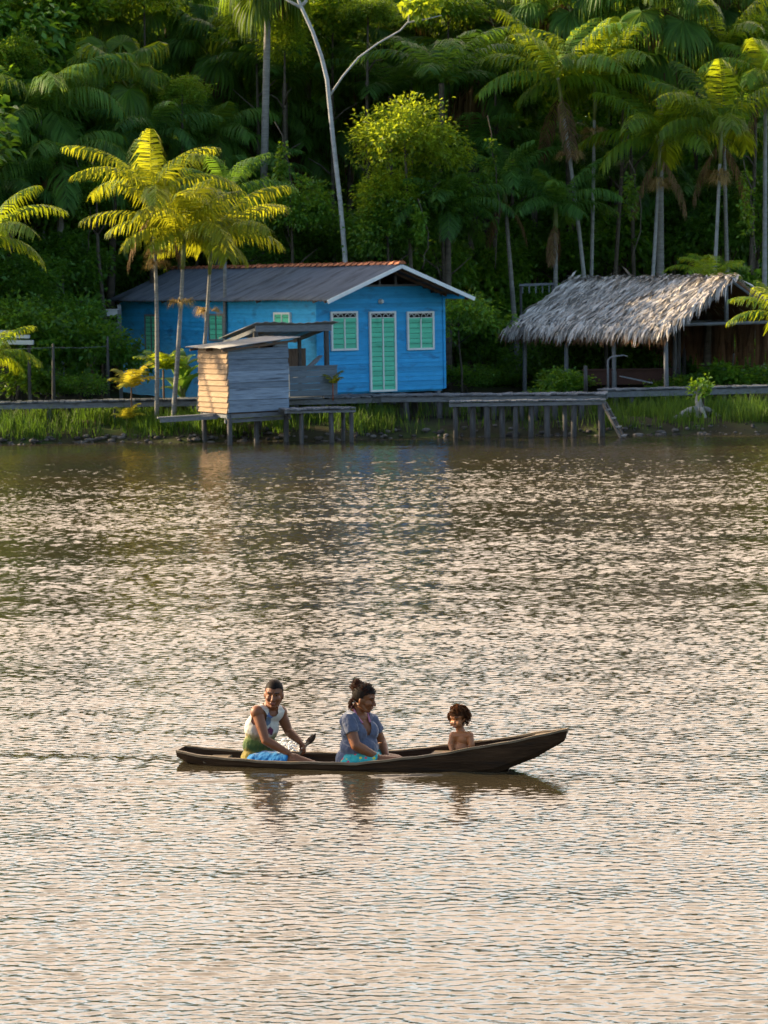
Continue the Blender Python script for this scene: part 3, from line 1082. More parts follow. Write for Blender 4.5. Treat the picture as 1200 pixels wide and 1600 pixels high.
for k in range(900):
    v_ = rg.uniform(-.25, tL + .4)
    s = -.2 + rg.uniform(-.15, .3)
    p = Vector((s, v_, tE - .18 + rg.uniform(-.05, .06)))
    ln = rg.uniform(.2, .5)
    d = Vector((rg.gauss(-.15, .2), rg.gauss(0, .3), -1)).normalized()
    sd = Vector((rg.uniform(-.3, .3), 1, 0)).normalized() * rg.uniform(.015, .035)
    mb.add([p - sd, p + sd, p + d * ln * .6 + sd, p + d * ln * .6 - sd, p + d * ln], [(0, 1, 2, 3), (3, 2, 4)])
mb.build('eave_fringe', M['thatch_brown'], tr)
mb = MB()
for k in range(260):                               # dead leaves hung along the far side
    v_ = rg.uniform(.2, tL - .5)
    p = Vector((tW - .1 + rg.uniform(-.06, .06), v_, tE + rg.uniform(-.1, .1)))
    ln = rg.uniform(.7, 1.35)
    sd = Vector((rg.uniform(-.3, .3), 1, 0)).normalized() * rg.uniform(.03, .07)
    e = p + Vector((rg.uniform(-.1, .1), rg.uniform(-.2, .2), -ln))
    mb.add([p - sd, p + sd, e + sd * .7, e - sd * .7], [(0, 1, 2, 3)])
mb.build('hanging_leaves', M['thatch_brown'], th)
for (u, v_) in ((0, 0), (0, 2.2), (0, 4.3), (0, 6.2), (tW, 0), (tW, 2.2), (tW, 4.3), (tW, 6.2), (tW / 2, 2.0), (tW / 2, 5.2), (1.3, 1.1)):
    p = TO + TU * u + TV * v_
    g = gz(p.x, p.y) - tz0
    top = tE if abs(u - tW / 2) > 1 else tR - .1
    if u == 1.3: top = tE
    mb = MB(); mb.tube([(u + random.uniform(-.05, .05), v_, g - .2), (u, v_, top / 2), (u, v_, top)], [.07, .062, .055], 8)
    mb.build('post', M['post'] if u != 0 else M['grey_wood'], th)
mb = MB()
mb.tube([(-.3, 0, tE - .02), (tW + .3, 0, tE - .02)], .05, 7).tube([(-.2, 2.4, tE), (tW + .2, 2.4, tE)], .045, 7).tube([(-.2, 4.8, tE), (tW + .2, 4.8, tE)], .045, 7)
mb.tube([(0, -.3, tE + .06), (0, tL + .3, tE + .06)], .05, 7).tube([(tW, -.3, tE + .06), (tW, tL + .3, tE + .06)], .05, 7)
mb.tube([(tW / 2, 0, tE), (tW / 2, 0, tR - .08)], .06, 7)
for u1 in (-.22, tW + .22): mb.tube([(u1, -.2, tE - .22 * tSl - .09), (tW / 2, -.25, tR - .1)], .045, 6)
mb.build('roof_frame', M['grey_wood'], th)
# a leaning stick, boards and a stake under the thatch
o = thing('wooden_stake', 'thin upright stake with a bent top in front of the thatched shelter', 'stake', at(950, 604, 80.6))
mb = MB(); mb.tube([(0, 0, -.1), (.0, 0, .55), (.01, 0, .72), (.1, 0, .80), (.42, 0, .84), (.55, .1, .80)], [.03, .028, .025, .022, .018, .012], 6)
mb.build('stick', M['grey_wood'], o)
o = thing('wooden_board', 'grey board lying aslant on the ground below the thatch', 'board', at(995, 600, 81.0))
mb = MB(); mb.beam((-.45, 0, .22), (.42, .1, .02), .22, .035)
mb.build('plank', M['grey_wood'], o)
o = thing('wooden_stake', 'short pale stump post standing under the left part of the thatch', 'stake', at(915, 603, 81.5))
mb = MB(); mb.tube([(0, 0, -.2), (0, 0, .55)], [.06, .055], 7)
mb.build('stick', M['post'], o)
o = thing('wooden_trough', 'dark reddish trough box on the ground inside the thatched shelter', 'trough', at(985, 603, 84.0))
mb = MB(); mb.box((0, 0, .25), (2.6, .4, .4)).box((0, 0, .47), (2.7, .5, .04))
mb.build('box', mat_surface('red_brown_boards', (.035, .014, .010), (.055, .022, .014), 3), o)

# driftwood stump at the right bank
p = at(1093, 671, 77.4)
o = thing('driftwood_stump', 'pale twisted driftwood stump with spread roots on the right bank', 'stump', (p.x, p.y, gz(p.x, p.y)))
mb = MB()
mb.tube([(0, 0, -.1), (.02, 0, .2), (-.03, 0, .45), (.0, 0, .65), (.03, .02, .8)], [.14, .12, .085, .07, .04], 9)
for (a, c, r) in ((-.75, -.05, .06), (.62, -.1, .055), (-.4, .2, .05), (.35, .25, .05), (.15, -.35, .05)):
    mb.tube([(0, 0, .22), (a * .4, c * .5, .18), (a * .75, c * .8, .03), (a, c, -.06)], [.10, r * 1.2, r, r * .5], 7)
mb.build('root_wood', mat_surface('driftwood', (.22, .20, .19), (.36, .34, .33), 4, (1, 1, 5), .9, .5, .2), o)

# fence wire, meter post, far slats
p1 = at(83, 616, 80.5); p2 = at(168, 592, 84.0)
o = thing('wire_fence', 'two leaning fence posts joined by thin wire left of the house', 'fence', (p1.x, p1.y, gz(p1.x, p1.y)))
for q, h, r in ((p1, at(83, 537, 80.5).z, .055), (p2, at(167, 526, 84).z, .05)):
    mb = MB(); c = q - o.location
    g = gz(q.x, q.y) - o.location.z
    mb.tube([(c.x, c.y, g - .2), (c.x + .02, c.y, (h - o.location.z) * .6), (c.x + .03, c.y, h - o.location.z)], [r, r * .9, r * .55], 7)
    mb.build('post', M['post'], o)
mb = MB()
wy = at(83, 543, 80.5) - o.location; w2 = at(168, 541, 84) - o.location; w0 = at(-40, 545, 79.5) - o.location; w3 = at(196, 541, 88) - o.location
mb.tube([w0, (w0 + wy) / 2 - Vector((0, 0, .03)), wy, (wy + w2) / 2 - Vector((0, 0, .03)), w2, w3], .008, 5)
mb.build('wire', M['grey_wood'], o)

q = at(189, 600, 86.0)
o = thing('meter_post', 'grey post with two pale meter boxes at the house corner', 'post', (q.x, q.y, gz(q.x, q.y)))
zt_ = at(190, 476, 86).z - o.location.z
mb = MB(); mb.box((0, 0, zt_ / 2), (.10, .10, zt_))
mb.build('post', M['grey_wood'], o)
for py in (489, 510):
    zc = at(180, py, 86).z - o.location.z
    mb = MB(); mb.box((-.20, -.03, zc), (.30, .16, .17)).box((-.20, -.03, zc + .1), (.36, .22, .03))
    mb.build('meter_box', mat_surface('box_grey', (.30, .32, .33), (.38, .40, .41), 4, rough=.5, bump=0), o)
zc = at(180, 538, 86).z - o.location.z
mb = MB(); mb.box((-.25, -.02, zc), (.55, .05, .10))
mb.build('crossbar', M['grey_wood'], o)

q = at(10, 600, 82.5)
o = thing('slatted_awning', 'awning of three pale lapped boards at the left edge', 'awning', (q.x, q.y, gz(q.x, q.y)))
pts = ((20, 519, 30), (25, 526, 46), (26, 535, 52))
mb = MB()
for (xa, py, xb) in pts:
    e = at(xb, py, 82.5) - o.location; s = at(-60, py - 1.5, 82.5) - o.location
    mb.beam(s, e, .30, .09 if py != 535 else .12)
mb.build('slats', mat_surface('pale_boards', (.50, .53, .52), (.62, .64, .62), 3, (1, 6, 6)), o)
for xp in (-40, 44):
    e = at(xp, 535, 82.6) - o.location
    mb = MB()
    mb.box((e.x, e.y + .1, e.z / 2), (.09, .09, e.z))
    mb.build('support', M['post'], o)

q = at(840, 470, 90)
o = thing('wooden_rail', 'grey beam with hanging slats between tree trunks behind the thatch', 'rail', (q.x, q.y, gz(q.x, q.y)))
zc = at(840, 445, 90).z - o.location.z
mb = MB(); mb.beam((-.55, 0, zc), (.5, 0, zc + .02), .08, .07)
for k in range(5): mb.box((-.45 + .2 * k, 0, zc - .14), (.04, .03, .22))
mb.build('beam', M['grey_wood'], o)
for xx in (-.5, .45):
    mb = MB(); mb.tube([(xx, .05, -.1), (xx, .05, zc)], .04, 6)
    mb.build('post', M['post'], o)

# ------------------------------------------------------------------ vegetation builders
def strip_leaf(V, Q, T, base, d1, l1, d2, l2, w, side):
    """narrow leaflet: quad then tip triangle"""
    o = len(V)
    s = side * (w / 2)
    m = base + d1 * l1
    e = m + d2 * l2
    V += [base - s * .5, base + s * .5, m + s, m - s, e]
    Q.append((o, o + 1, o + 2, o + 3)); T.append((o + 3, o + 2, o + 4))


def norm(v):
    return v / (np.linalg.norm(v) + 1e-9)


def frond(V, Q, T, rg, az, elev, L, curve, nl=34, lmax=.62, droop=.9, w=.045, twist=0.0, rach=.02):
    """pinnate palm frond with hanging leaflets"""
    ca, sa = math.cos(az), math.sin(az)
    out = np.array([ca, sa, 0]); up = np.array([0, 0, 1.0]); sd0 = np.array([-sa, ca, 0])
    N = 16
    P = [np.zeros(3)]; D = []
    for i in range(N):
        t = i / (N - 1)
        e = elev - curve * t ** 1.25
        d = norm(out * math.cos(e) + up * math.sin(e) + sd0 * twist * t)
        D.append(d)
        P.append(P[-1] + d * L / N)
    for i in range(N):                          # rachis
        o = len(V)
        r0, r1 = rach * (1 - i / N * .85), rach * (1 - (i + 1) / N * .85)
        V += [P[i] - sd0 * r0, P[i] + sd0 * r0, P[i + 1] + sd0 * r1, P[i + 1] - sd0 * r1]
        Q.append((o, o + 1, o + 2, o + 3))
    for side in (-1, 1):
        for k in range(nl):
            t = .10 + .90 * (k + rg.uniform(-.3, .3)) / nl
            t = min(max(t, .05), .999)
            x = t * N; i = min(int(x), N - 1); f = x - i
            p = P[i] * (1 - f) + P[i + 1] * f
            tg = D[i]
            sd = sd0 * side
            prof = math.sin(PI * min(1, .12 + t * .80)) ** .7
            ln = lmax * prof * rg.uniform(.85, 1.1)
            nrm = np.cross(tg, sd0)
            d1 = norm(sd * .85 + tg * (.35 + .5 * t) + nrm * rg.uniform(-.15, .15) - up * (.15 + .25 * droop))
            d2 = norm(sd * .45 + tg * .3 - up * droop * rg.uniform(.7, 1.4))
            wid = norm(np.cross(d1, norm(np.cross(d1, tg) + 1e-6)))
            strip_leaf(V, Q, T, p, d1, ln * .5, d2, ln * .5, w * rg.uniform(.8, 1.2), wid)


def np_mesh(name, V, Q, T):
    ps = []
    if len(Q): ps.append(np.array(Q))
    if len(T): ps.append(np.array(T))
    return fast_mesh(name, np.array(V), ps)


def acai_crown(seed, n=11, L=2.3, spread=1.0, lmax=.6, nl=36, droop=.95, curve=R(75), w=.045):
    rg = random.Random(seed)
    V, Q, T = [], [], []
    a0 = rg.uniform(0, 6.28)
    for k in range(n):
        az = a0 + k * 2.399 + rg.uniform(-.15, .15)
        t = k / (n - 1)
        elev = R(72) - t * R(62) * spread + rg.uniform(-.1, .1)
        frond(V, Q, T, rg, az, elev, L * rg.uniform(.8, 1.08) * (.8 + .3 * math.sin(PI * t)), curve + rg.uniform(-.25, .3) + t * .25, nl=nl, lmax=lmax, droop=droop, w=w, twist=rg.uniform(-.3, .3))
    # spear leaf
    o = len(V)
    V += [np.array([-.02, 0, 0]), np.array([.02, 0, 0]), np.array([.05, .03, 1.2])]
    T.append((o, o + 1, o + 2))
    return np_mesh('crown', V, Q, T)


def fan_crown(seed, n=17, pet=1.1, rad=1.0, nseg=40):
    """costapalmate crown: round fans on long stalks, tips hanging"""
    rg = random.Random(seed)
    V, Q, T = [], [], []
    for k in range(n):
        az = k * 2.399 + rg.uniform(-.2, .2)
        t = k / (n - 1)
        elev = R(80) - t * R(120) + rg.uniform(-.12, .12)
        out = np.array([math.cos(az), math.sin(az), 0]); up = np.array([0, 0, 1.0]); sd = np.array([-math.sin(az), math.cos(az), 0])
        Pl = pet * rg.uniform(.8, 1.2)
        d0 = out * math.cos(elev) + up * math.sin(elev)
        e2 = elev - .45
        d1 = out * math.cos(e2) + up * math.sin(e2)
        p0 = np.zeros(3); p1 = d0 * Pl * .5; p2 = p1 + d1 * Pl * .5
        for a, b in ((p0, p1), (p1, p2)):
            o = len(V); V += [a - sd * .025, a + sd * .025, b + sd * .02, b - sd * .02]; Q.append((o, o + 1, o + 2, o + 3))
        e3 = e2 - .35
        ax = norm(out * math.cos(e3) + up * math.sin(e3))
        nr = norm(np.cross(ax, sd))
        rr = rad * rg.uniform(.8, 1.15)
        for j in range(nseg):
            th = (j / (nseg - 1) - .5) * R(285)
            c, s = math.cos(th), math.sin(th)
            fold = abs(s) * .35 * (1 if nr[2] > 0 else -1)
            d = norm(ax * c + sd * s - nr * fold * .5)
            ln = rr * (.78 + .30 * max(0, c)) * rg.uniform(.92, 1.06)
            b = p2 + ax * .06
            wd = norm(np.cross(d, nr)) * (.5 if j % 2 else 1)
            wv = norm(wd + nr * .35 * (1 if j % 2 else -1))
            m = b + d * ln * .45
            dd = norm(d * .75 - up * (.35 + rg.uniform(0, .5)))
            m2 = m + dd * ln * .25
            de = norm(d * .22 - up * rg.uniform(.7, 1.3))
            e = m2 + de * ln * .42 * rg.uniform(.7, 1.2)
            w = .034 * rr
            o = len(V)
            V += [b - wv * .012, b + wv * .012, m + wv * w, m - wv * w, m2 + wv * w * .8, m2 - wv * w * .8, e]
            Q += [(o, o + 1, o + 2, o + 3), (o + 3, o + 2, o + 4, o + 5)]; T.append((o + 5, o + 4, o + 6))
    return np_mesh('crown', V, Q, T)


def skirt_mesh(seed, H=1.5):
    rg = random.Random(seed)
    V, Q, T = [], [], []
    for k in range(190):
        az = rg.uniform(0, 6.28)
        out = np.array([math.cos(az), math.sin(az), 0]); up = np.array([0, 0, 1.0])
        b = out * .12 + up * rg.uniform(-.35, .15)
        d1 = norm(out * rg.uniform(.3, 1.0) - up * rg.uniform(.2, 1.0))
        d2 = norm(out * rg.uniform(-.05, .3) - up)
        ln = H * rg.uniform(.6, 1.15)
        strip_leaf(V, Q, T, b, d1, ln * .4, d2, ln * .6, rg.uniform(.05, .13), norm(np.array([-math.sin(az), math.cos(az), 0]) + out * rg.uniform(-.4, .4)))
    return np_mesh('dead_fronds', V, Q, T)


def broom_mesh(seed):
    rg = random.Random(seed)
    V, Q, T = [], [], []
    for b0 in range(3):
        az0 = b0 * 2.1 + rg.uniform(-.4, .4)
        for k in range(60):
            az = az0 + rg.gauss(0, .45)
            out = np.array([math.cos(az), math.sin(az), 0]); up = np.array([0, 0, 1.0])
            d1 = norm(out + up * rg.uniform(-.2, .75)); d2 = norm(out * .5 - up * rg.uniform(.4, 1.2))
            ln = rg.uniform(.35, .62)
            strip_leaf(V, Q, T, out * .06 + np.array([math.cos(az0), math.sin(az0), 0]) * .05, d1, ln * .5, d2, ln * .5, .016, norm(np.array([-math.sin(az), math.cos(az), .3])))
    return np_mesh('flower_stalks', V, Q, T)


def leaf_cloud(seed, rx, ry, rz, clumps, per, size, name='crown', cr=.42, elong=1.8, hollow=.35, down=.25):
    """broadleaf crown: folded leaves in clumps spread through an uneven ellipsoid"""
    rg = np.random.default_rng(seed)
    d = rg.normal(size=(clumps, 3)); d /= np.linalg.norm(d, axis=1)[:, None]
    d[:, 2] = np.where(d[:, 2] < -.35, -d[:, 2] * .6, d[:, 2])
    lob = 1 + .22 * np.sin(d[:, 0] * 4 + seed) * np.cos(d[:, 1] * 3 + d[:, 2] * 4 + seed * 2)
    r = (hollow + (1 - hollow) * rg.random(clumps) ** .45) * lob
    C = d * r[:, None] * np.array([rx, ry, rz])
    crr = cr * rg.uniform(.6, 1.3, clumps)
    n = clumps * per
    ci = np.repeat(np.arange(clumps), per)
    o = rg.normal(size=(n, 3)) * .5
    o[:, 2] *= .7
    P = C[ci] + o * crr[ci][:, None]
    outw = d[ci] * .6 + o * .9 + rg.normal(size=(n, 3)) * .55
    outw[:, 2] -= down
    outw /= np.linalg.norm(outw, axis=1)[:, None]
    upv = rg.normal(size=(n, 3)) * .5 + np.array([0, 0, 1.0])
    sdv = np.cross(outw, upv); sdv /= np.linalg.norm(sdv, axis=1)[:, None]
    nv_ = np.cross(sdv, outw)
    ln = size * rg.uniform(.6, 1.3, n)[:, None]
    wd = ln / elong / 2
    a = P; e = P + outw * ln - np.array([0, 0, 1]) * ln * .15
    m = P + outw * ln * .45
    l = m - sdv * wd + nv_ * wd * .35; q = m + sdv * wd + nv_ * wd * .35
    V = np.stack([a, l, e, q], 1).reshape(-1, 3)
    k = np.arange(n) * 4
    return fast_mesh(name, V, [np.concatenate([np.stack([k, k + 2, k + 1], -1), np.stack([k, k + 3, k + 2], -1)])])


# shared crowns
ACAI = [acai_crown(31 + i, n=11 + i % 3, L=2.45 + .12 * (i % 3), spread=.9 + .07 * (i % 4), lmax=.70 + .05 * (i % 3), nl=29, droop=.95, w=.062, curve=R(54 + 6 * (i % 2))) for i in range(6)]
FANC = [fan_crown(51 + i, n=21 + i, pet=1.15, rad=1.08, nseg=54) for i in range(3)]
FEATH = [acai_crown(71 + i, n=15, L=3.0, spread=1.05, lmax=.8, nl=30, droop=.6, w=.06) for i in range(2)]
DROOP = [acai_crown(61 + i, n=17, L=3.1, spread=1.15, lmax=1.0, nl=36, droop=1.15, w=.06) for i in range(2)]
UPF = acai_crown(77, n=12, L=3.0, spread=.55, lmax=.85, nl=30, droop=.45, w=.06)
SKIRT = [skirt_mesh(81), skirt_mesh(82, 1.9)]
BROOM = [broom_mesh(85), broom_mesh(86)]
LEAFC = [leaf_cloud(91, 1.6, 1.5, 1.5, 100, 52, .17), leaf_cloud(92, 2.0, 1.6, 1.3, 110, 52, .19), leaf_cloud(93, 1.4, 1.3, 1.9, 100, 52, .16),
         leaf_cloud(94, 1.9, 1.5, 1.7, 90, 46, .24, elong=1.6)]
YEL = leaf_cloud(98, 1.65, 1.3, 1.35, 120, 62, .135, cr=.36)
BUSHC = [leaf_cloud(95, 1.3, 1.0, .9, 55, 46, .17, cr=.36), leaf_cloud(96, 1.1, .9, 1.1, 50, 46, .22, cr=.38, elong=1.5), leaf_cloud(97, 1.5, 1.0, .8, 55, 46, .14, cr=.34)]


def dead_mesh(seed):
    rg = random.Random(seed)
    V, Q, T = [], [], []
    for k in range(2):
        frond(V, Q, T, rg, k * 2.7 + rg.uniform(-.5, .5), R(-48), 1.7, R(38), nl=22, lmax=.5, droop=1.3, w=.04)
    return np_mesh('dead_fronds', V, Q, T)


DEADF = [dead_mesh(151), dead_mesh(152)]


def use_mesh(name, me, m, parent, loc, rz=0, s=(1, 1, 1), tilt=(0, 0)):
    if not me.materials: me.materials.append(m)
    o = bpy.data.objects.new(name, me)
    col.objects.link(o)
    o.parent = parent
    o.location = loc
    o.rotation_euler = (tilt[0], tilt[1], rz)
    o.scale = s if hasattr(s, '__len__') else (s, s, s)
    if me.materials[0] is not m:
        o.material_slots[0].link = 'OBJECT'
        o.material_slots[0].material = m
    return o


def palm(name, label, crown_px, Y, base_px, crown, m, s=1.0, rz=0.0, r=.06, group=None, cat='palm', brooms=(), skirt=None, shaft=True, bark='bark', bend=0.0, base_Y=None, cs=None, tilt=(0, 0)):
    """base_px: (x pixel, None) for the foot on the bank; brooms: list of drops below the crown"""
    c = at(*crown_px, Y)
    bY = base_Y or Y
    q = at(base_px, 600, bY)
    b = Vector((q.x, q.y, gz(q.x, q.y)))
    o = thing(name, label, cat, b, 0, group)
    top = c - b
    mid = top * .5 + Vector((bend, 0, 0))
    pts = []
    for t in np.linspace(0, 1, 9):
        p = Vector((0, 0, 0)) * (1 - t) ** 2 + mid * 2 * t * (1 - t) + top * t ** 2
        pts.append(p)
    mb = MB()
    pts[0] = pts[0] - Vector((0, 0, .2))
    mb.tube(pts, [r * (1.25 - .5 * t) for t in np.linspace(0, 1, 9)], 8)
    mb.build('trunk', M[bark], o)
    if shaft:
        mb = MB()
        d = (pts[-1] - pts[-2]).normalized()
        mb.tube([top - d * .95 * s, top - d * .6 * s, top + d * .05], [r * .9, r * 1.15, r * .7], 8)
        mb.build('crownshaft', M['crownshaft'], o)
    use_mesh('crown', crown, M[m], o, top, rz, cs or s, tilt)
    for k, dz in enumerate(brooms):
        use_mesh('flower_stalks', BROOM[k % 2], M['broom'], o, top - (pts[-1] - pts[-2]).normalized() * dz, rz + k * 2.0, s * .85)
    if shaft and cat == 'palm' and int(crown_px[0]) % 3:
        use_mesh('dead_fronds', DEADF[int(crown_px[0]) % 2], M['skirt'], o, top - (pts[-1] - pts[-2]).normalized() * .5, rz + 1.1, s)
    if skirt is not None:
        use_mesh('dead_fronds', SKIRT[skirt], M['skirt'], o, top, rz, s)
    return o


def leafy(name, label, px, py, Y, crown, m, s=(1, 1, 1), rz=0.0, group=None, cat='tree', trunk_r=.07, base_px=None, bark='bark_dark', lower=None):
    c = at(px, py, Y)
    q = at(base_px if base_px is not None else px + random.uniform(-12, 12), 600, Y)
    b = Vector((q.x, q.y, gz(q.x, q.y)))
    o = thing(name, label, cat, b, 0, group)
    top = c - b
    sv = s if hasattr(s, '__len__') else (s, s, s)
    mb = MB()
    j = Vector((random.uniform(-.2, .2), random.uniform(-.1, .1), 0))
    mb.tube([(0, 0, -.2), top * .35 + j, top * .7, top + Vector((0, 0, .4 * sv[2]))], [trunk_r * 1.3, trunk_r, trunk_r * .8, trunk_r * .35], 7)
    for k in range(4):
        an = k * 1.6 + random.uniform(-.4, .4)
        st = top * random.uniform(.55, .85)
        mb.tube([st, st + Vector((math.cos(an) * .5 * sv[0], math.sin(an) * .4, .35)), st + Vector((math.cos(an) * 1.0 * sv[0], math.sin(an) * .8, .8 * sv[2]))], [trunk_r * .5, trunk_r * .35, trunk_r * .15], 5)
    mb.build('trunk', M[bark], o)
    use_mesh('crown', crown, M[m], o, top, rz, sv)
    if lower:
        (dx_, dz_, cr2, m2, s2) = lower
        use_mesh('crown', cr2, M[m2], o, top + Vector((dx_, .1, dz_)), rz + 1, s2)
    return o


# ------------------------------------------------------------------ front palms (left, in the sun)
G = 'slender feather palms by the plank hut'
palm('acai_palm', 'sunlit yellow green palm left of the blue roof, tallest of three', (238, 300), 77.5, 243, ACAI[0], 'acai_sunlit', 1.0, 2.1, .05, G, brooms=(1.55, 1.85), bend=.12, bark='bark')
palm('acai_palm', 'middle palm of three with its trunk foot beside the landing plank', (288, 366), 77.0, 268, ACAI[5], 'acai_sunlit', .95, .6, .055, G, brooms=(1.75,), bend=.05)
palm('acai_palm', 'palm nearest the blue house wall whose fronds cover the roof edge', (330, 372), 77.8, 306, ACAI[2], 'acai_sunlit', 1.0, 4.0, .05, G, brooms=(1.9,), bend=.1)
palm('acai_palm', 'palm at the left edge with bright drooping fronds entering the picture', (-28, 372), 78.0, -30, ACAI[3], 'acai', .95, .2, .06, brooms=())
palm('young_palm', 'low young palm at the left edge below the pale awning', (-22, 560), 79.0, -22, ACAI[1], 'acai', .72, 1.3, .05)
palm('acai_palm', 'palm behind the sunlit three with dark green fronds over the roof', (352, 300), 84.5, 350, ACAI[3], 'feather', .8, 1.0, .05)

# ------------------------------------------------------------------ right palms
G2 = 'slender palms rising behind the thatched shelter'
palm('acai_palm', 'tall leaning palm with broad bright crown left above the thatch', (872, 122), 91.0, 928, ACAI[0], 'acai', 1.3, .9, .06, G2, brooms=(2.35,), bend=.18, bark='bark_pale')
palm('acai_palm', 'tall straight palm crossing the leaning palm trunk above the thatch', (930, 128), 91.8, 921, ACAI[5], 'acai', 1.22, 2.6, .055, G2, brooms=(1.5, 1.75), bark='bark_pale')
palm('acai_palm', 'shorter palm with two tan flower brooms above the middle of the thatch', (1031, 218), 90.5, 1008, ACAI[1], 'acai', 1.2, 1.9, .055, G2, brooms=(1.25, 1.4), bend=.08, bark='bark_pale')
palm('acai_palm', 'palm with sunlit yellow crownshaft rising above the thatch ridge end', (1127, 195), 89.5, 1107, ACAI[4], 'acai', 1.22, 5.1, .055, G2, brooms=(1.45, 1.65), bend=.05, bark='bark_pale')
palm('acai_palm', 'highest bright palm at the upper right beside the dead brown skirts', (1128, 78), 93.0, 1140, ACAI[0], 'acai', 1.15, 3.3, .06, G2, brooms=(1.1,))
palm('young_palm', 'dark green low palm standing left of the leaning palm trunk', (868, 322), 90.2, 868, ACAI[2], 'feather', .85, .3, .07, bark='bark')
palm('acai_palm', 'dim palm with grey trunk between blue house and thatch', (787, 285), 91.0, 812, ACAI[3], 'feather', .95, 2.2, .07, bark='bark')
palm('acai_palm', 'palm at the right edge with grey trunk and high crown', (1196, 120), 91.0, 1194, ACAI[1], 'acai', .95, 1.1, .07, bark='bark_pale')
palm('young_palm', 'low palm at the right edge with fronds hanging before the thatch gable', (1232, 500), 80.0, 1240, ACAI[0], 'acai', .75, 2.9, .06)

# ------------------------------------------------------------------ forest palms
GF = 'dark fan palms in the forest'
fans = [
    (60, 175, 90.5, 1.15, 'fan', None, 'drooping blue green fan palm high at the left edge of the forest'),
    (182, 128, 92, 1.0, 'acai', None, 'fan palm coloured a sunlit yellow green at the upper left'),  # brighter leaf material stands in for sunlight on this crown
    (330, 95, 97, 1.25, 'fan', 0, 'big glossy fan palm left of the grey trunk at the top'),
    (150, 40, 97, 1.1, 'fan', None, 'sunlit fan palm behind the one coloured sunlit, near the top edge'),
    (30, 45, 97, 1.1, 'fan', None, 'fan palm touching the upper left corner'),
    (405, 190, 97, .95, 'fan', 0, 'fan palm below the grey trunk at the top, left of the pale tree'),
    (335, 215, 93.5, .95, 'fan', 0, 'shaded fan palm hanging over the sunlit palms left of the roof'),
    (470, 225, 97, 1.0, 'fan', 1, 'fan palm with dark skirt directly behind the pale tree trunk'),
    (575, 60, 97, 1.15, 'fan', 1, 'fan palm under the long bare branch of the pale tree'),
    (640, 30, 99, 1.1, 'fan', 1, 'fan palm with brown skirt where the bare branch forks'),
    (760, 30, 97, 1.15, 'fan', 1, 'fan palm at the top edge between bare branch and leaning palm'),
    (885, 15, 95, 1.25, 'fan', 1, 'fan palm whose brown skirt hangs above the leaning palm crown'),
    (1030, 22, 93, 1.4, 'fan', 1, 'largest skirted fan palm at the upper right on a thick grey trunk'),
    (978, -10, 96, 1.2, 'fan', 1, 'thin skirted fan palm just left of the largest one'),
    (1125, 0, 96, 1.2, 'fan', 1, 'skirted fan palm in the upper right corner'),
    (95, 260, 89.5, .95, 'fan', 0, 'low shaded fan palm above the dark bushes at the left'),
    (262, 30, 98, 1.1, 'fan', None, 'fan palm at the top edge above the big glossy one'),
    (548, 190, 97, 1.0, 'fan', 1, 'fan palm with dead skirt between pale trunk and yellow bush'),
    (480, 55, 98, 1.15, 'fan', None, 'lit fan palm behind the fork of the pale tree'),
    (745, 130, 95, 1.0, 'fan', 1, 'dim fan palm left of the leaning palm crown'),
    (1175, 255, 96, 1.0, 'fan', None, 'fan palm at the right edge below the high palm'),
]
for i, (px, py, Y, s, m, sk, lab) in enumerate(fans):
    feathery = i in (0, 6, 7, 15, 17, 19, 5)
    crown = DROOP[i % 2] if feathery else FANC[i % 3]
    palm('drooping_palm' if feathery else 'fan_palm', lab.replace('fan palm', 'feather palm') if feathery else lab, (px, py), Y, px + random.uniform(-14, 14), crown, m, s * random.uniform(.88, 1.08), i * 1.37, .12,
         'drooping feather palms in the forest' if feathery else GF, skirt=sk, shaft=False, bark='bark_dark' if i % 3 else 'bark', tilt=(random.uniform(-.22, .22), random.uniform(-.22, .22)))
feath = [
    (690, 130, 91.5, 1.0, UPF, 'upright blue green feather palm right of the bare branch'),
    (735, 235, 93.5, .95, FEATH[0], 'feather palm behind the yellow bush on its right'),
    (610, 150, 94, 1.0, UPF, 'upright feather palm behind the top of the yellow bush'),
    (445, 130, 95, .95, UPF, 'feather palm left of the upper pale trunk'),
    (965, 270, 96, .95, FEATH[1], 'shaded feather palm behind the straight palm trunk'),
    (238, 215, 91, .9, FEATH[0], 'shaded feather palm behind the tallest sunlit palm'),
    (395, 285, 92.5, .8, FEATH[1], 'dark feather palm right of the sunlit palms over the roof'),
    (15, 300, 88.5, .9, FEATH[0], 'dark feather palm at the left edge behind the bright fronds'),
    (1080, 320, 96, .9, FEATH[1], 'dark feather palm between the two broom palms'),
    (835, 240, 96, .95, FEATH[0], 'dark feather palm behind the leaning palm trunk'),
    (1110, 440, 86.5, .5, UPF, 'small bright feather palm peeping over the thatch ridge'),
    (700, 330, 89, .8, FEATH[1], 'shaded feather palm right of the yellow bush, lower one'),
]
for i, (px, py, Y, s, cr, lab) in enumerate(feath):
    palm('feather_palm', lab, (px, py), Y, px + random.uniform(-10, 10), cr, 'feather' if i != 10 else 'acai', s, i * 2.1 + .4, .11, 'dark feather palms in the forest', shaft=False, bark='bark_dark')

